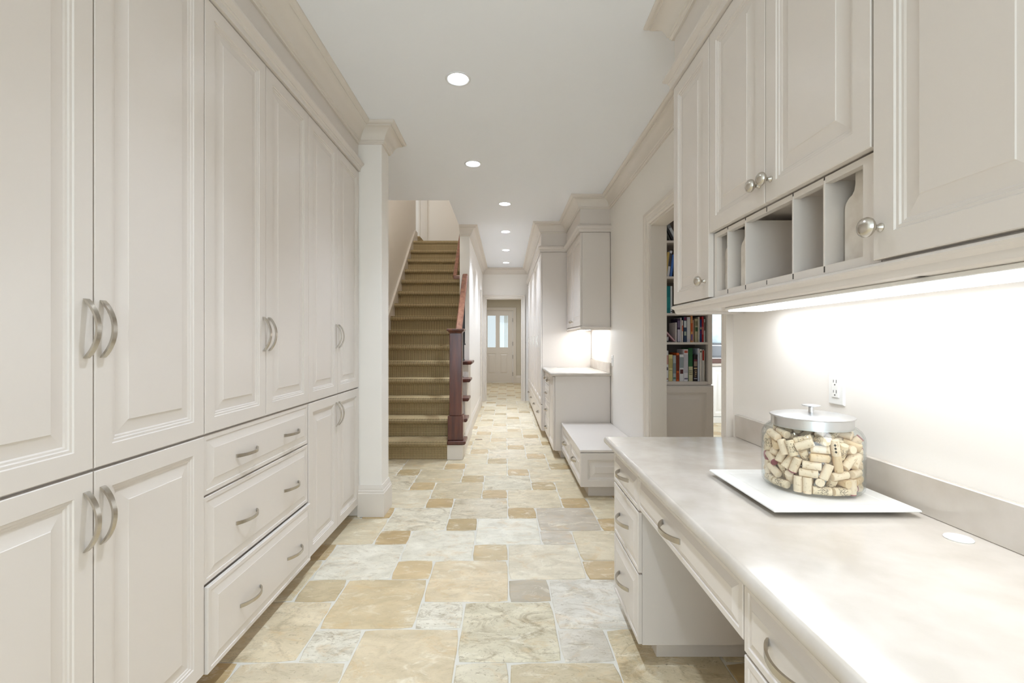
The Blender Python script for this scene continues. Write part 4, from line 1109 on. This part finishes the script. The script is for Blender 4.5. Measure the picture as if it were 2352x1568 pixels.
G1, G2 = 'books on the lowest shelf', 'books on the second shelf up'
Z5, Z4 = .9127, 1.2642
W_, K_ = (228, 226, 222), (30, 26, 28)
lab = 'on the lowest bookcase shelf'
for a, b, top, rgb, l, bands, tx in (
        (133, 179, 532, (226, 224, 224), 'white book with round black emblem, leftmost ' + lab, ((.36, .46, (70, 60, 66)), (.55, .85, (196, 150, 140)), (.05, .1, (170, 120, 100))), None),
        (182, 228, 578, (212, 200, 140), 'pale yellow book ' + lab, ((.4, .42, (120, 110, 70)), (.5, .85, (186, 172, 112))), None),
        (232, 268, 586, (172, 180, 182), 'grey-blue book ' + lab, ((.08, .16, (96, 128, 120)), (.3, .7, (128, 140, 144))), None),
        (272, 304, 558, (206, 98, 40), 'bright orange book ' + lab, ((.06, .3, (150, 56, 22)), (.36, .92, (110, 44, 20))), None),
        (309, 356, 576, (224, 224, 226), 'white book with a dark square ' + lab, ((.28, .44, (84, 40, 44)), (.5, .9, (150, 160, 164))), None),
        (358, 408, 515, (226, 222, 226), 'tall white book with a red medallion ' + lab, ((.88, .96, (190, 96, 76)), (.06, .1, (110, 104, 130)), (.26, .84, (196, 192, 200))), None),
        (414, 462, 500, (48, 104, 64), 'tall green book with cream lower spine ' + lab, ((0.0, .44, (206, 200, 164)), (.2, .215, (120, 110, 80)), (.26, .275, (120, 110, 80)), (.31, .325, (120, 110, 80))), None),
        (470, 518, 578, (38, 30, 36), 'black book with golden lettering ' + lab, ((.76, .82, (120, 50, 66)), (.08, .12, (170, 168, 176)), (.56, .75, (150, 130, 116)), (.46, .51, (204, 178, 138))), ('GRILL', .026, (214, 186, 146), .29)),
        (521, 541, 505, (206, 214, 228), 'tall pale blue thin book ' + lab, ((.86, .97, (230, 224, 230)),), None),
        (545, 567, 515, (228, 220, 212), 'tall off-white thin book ' + lab, ((.9, .95, (90, 84, 70)),), None),
        (573, 594, 520, (220, 216, 208), 'thin white book with a red top ' + lab, ((.66, .98, (176, 56, 44)),), None),
        (597, 604, 530, (216, 206, 190), 'very thin cream booklet, rightmost ' + lab, (), None)):
    book(bx(a), bx(b), Z5, bz(top) - Z5, rgb, l, bands=bands, text=tx, group=G1)
lab = 'on the shelf above the lowest'
for a, b, top, rgb, l, bands in (
        (263, 277, 204, (226, 218, 214), 'short book with white spine and brown cover ' + lab, ()),
        (284, 317, 160, (58, 40, 70), 'book with purple spine, pale below, ' + lab, ((.02, .54, (196, 192, 204)), (.62, .92, (110, 96, 124)))),
        (319, 332, 150, (222, 218, 218), 'tall thin white book beside the purple one ' + lab, ()),
        (337, 350, 178, (228, 214, 206), 'thin white book with an orange band ' + lab, ((.5, .76, (206, 110, 84)),)),
        (358, 390, 138, (52, 72, 100), 'navy book with white lettering ' + lab, ((.58, .84, (206, 212, 216)), (.86, .98, (112, 30, 70)), (.26, .42, (176, 190, 174)))),
        (396, 433, 140, (206, 202, 212), 'pale grey book ' + lab, ((.12, .92, (214, 212, 208)),)),
        (439, 461, 126, (214, 148, 92), 'orange book touching the shelf above, ' + lab, ((.06, .3, (98, 88, 140)), (.4, .72, (196, 92, 44)))),
        (463, 473, 175, (224, 176, 158), 'thin pink book next to the orange one ' + lab, ()),
        (486, 522, 162, (176, 168, 136), 'olive book with dark green lettering ' + lab, ((.46, .64, (52, 88, 56)), (.7, .9, (120, 114, 88)))),
        (528, 542, 140, (230, 226, 212), 'tall cream thin book ' + lab, ()),
        (546, 567, 168, (46, 56, 110), 'navy blue book with purple print ' + lab, ((.36, .5, (96, 40, 100)), (.56, .66, (176, 166, 150)))),
        (569, 589, 135, (186, 44, 52), 'tall red book ' + lab, ((.3, .6, (208, 110, 112)),)),
        (591, 608, 165, (190, 194, 188), 'grey-white book with black script, rightmost ' + lab, ((.5, .86, (110, 96, 90)),))):
    book(bx(a), bx(b), Z4, bz(top) - Z4, rgb, l, bands=bands, group=G2)
# left end of that shelf: a lying stack and leaning books
def lying(x0, x1, z0, th, rgb, label):
    t = thing('book', label, 'book', (x0, 4.15, z0), 'books lying at the left end of the second shelf')
    box('cover', x0, x1, 4.15, 4.33, z0, z0 + th * .12, bmat(rgb), t, bev=0)
    box('cover', x0, x1, 4.15, 4.33, z0 + th * .88, z0 + th, bmat(rgb), t, bev=0)
    box('spine', x0, x1, 4.148, 4.152, z0, z0 + th, bmat(rgb), t, bev=0)
    box('page_block', x0 + .002, x1 - .003, 4.1525, 4.328, z0 + th * .13, z0 + th * .87, M_PAGES, t, bev=0)


lying(1.34, 1.488, Z4, .012, (60, 58, 60), 'thin dark book lying at the bottom of the small stack')
lying(1.335, 1.461, Z4 + .0122, .036, (190, 188, 190), 'grey-white book lying in the middle of the small stack')
lying(1.34, 1.440, Z4 + .0484, .012, (206, 204, 204), 'thin white book lying on top of the small stack')
book(1.415, 1.428, Z4 + .1345, .165, (208, 164, 172), 'pink book leaning to the left over the lying stack', lean=math.radians(138), group='leaning pink and plum books')
# upper shelves, seen in a narrow strip
lab = 'on the third shelf up'
for a, b, rgb, l, bands in ((1.404, 1.424, (28, 84, 196), 'bright blue book ' + lab, ()), (1.4255, 1.446, (176, 140, 150), 'patterned pink and grey book ' + lab, ((.06, .95, (140, 116, 122)),)),
                            (1.4475, 1.478, (10, 120, 124), 'teal book ' + lab, ((.2, .6, (30, 140, 140)),)), (1.480, 1.497, (220, 224, 226), 'white book beside the teal one ' + lab, ((.05, .08, (60, 60, 60)),))):
    book(a, b, 1.5232, .245, rgb, l, bands=bands, group='books on the third shelf up')
lab = 'on the fourth shelf up'
for a, h, rgb, l, bands in ((1.402, .218, (166, 70, 52), 'rust red book leaning right ' + lab, ((.2, .9, (196, 110, 92)),)), (1.426, .222, (198, 170, 96), 'mustard yellow book leaning right ' + lab, ()),
                            (1.449, .236, (220, 220, 224), 'white book with black title leaning right ' + lab, ((.4, .9, (70, 70, 76)),)), (1.474, .20, (70, 116, 190), 'mid blue book leaning right ' + lab, ())):
    book(a, a + .021, 1.8533, h, rgb, l, bands=bands, lean=math.radians(7), group='leaning books on the fourth shelf up')
book(1.534, 1.566, 1.8503, .25, (96, 74, 60), 'upright brown book that the leaning ones rest on', group='leaning books on the fourth shelf up')
book(1.470, 1.487, 2.1748, .22, (70, 72, 66), 'dark olive book leaning left on the top shelf', lean=math.radians(-27), group='leaning books on the top shelf')
book(1.497, 1.513, 2.1748, .235, (44, 44, 46), 'charcoal book leaning left on the top shelf', lean=math.radians(-27), group='leaning books on the top shelf')
book(1.523, 1.548, 2.1748, .245, (200, 204, 206), 'grey and white book leaning left on the top shelf', lean=math.radians(-27), bands=((.5, .9, (120, 122, 126)),), group='leaning books on the top shelf')

# ---------------------------------------------------------------- kitchen glimpsed past the bookcase
t = thing('kitchen_cabinet', 'white kitchen base cabinet glimpsed past the bookcase', 'cabinet', (3.3, 7.5, 0))
box('body', 2.7, 4.2, 7.222, 7.95, .09, .885, M_WHITE, t, bev=0)
box('plinth', 2.7, 4.2, 7.18, 7.95, 0, .09, M_WHITE, t, bev=.004)
for i in range(3): door(t, (2.7 + i * .5, 7.20, .10), PX, NY, .5, .775, m=M_WHITE)
t = thing('kitchen_counter', 'pale kitchen counter glimpsed past the bookcase', 'counter', (3.3, 7.5, .886))
box('slab', 2.68, 4.2, 7.17, 7.95, .886, .925, M_STONE, t, bev=.006)
box('backsplash', 2.68, 4.2, 7.955, 7.995, .926, 2.3, M_MARBLE, t, bev=0)
t = thing('tray_box', 'brown wooden box under the black oven in the kitchen', 'box', (3.45, 7.55, .926))
box('case', 3.05, 3.9, 7.35, 7.8, .926, .998, M_BROWNBOX, t, bev=.003)
box('lid', 3.04, 3.91, 7.34, 7.81, .998, 1.012, M_WHITE, t, bev=.002)
t = thing('toaster_oven', 'black oven on the kitchen counter glimpsed past the bookcase', 'oven', (3.45, 7.55, 1.013))
box('case', 3.10, 3.86, 7.40, 7.78, 1.013, 1.245, M_BLACKPL, t, bev=.006)
box('door', 3.13, 3.70, 7.388, 7.40, 1.035, 1.225, M_BLACKPL, t, bev=.003)
box('handle', 3.16, 3.67, 7.372, 7.384, 1.20, 1.212, M_STEEL, t, bev=.002)
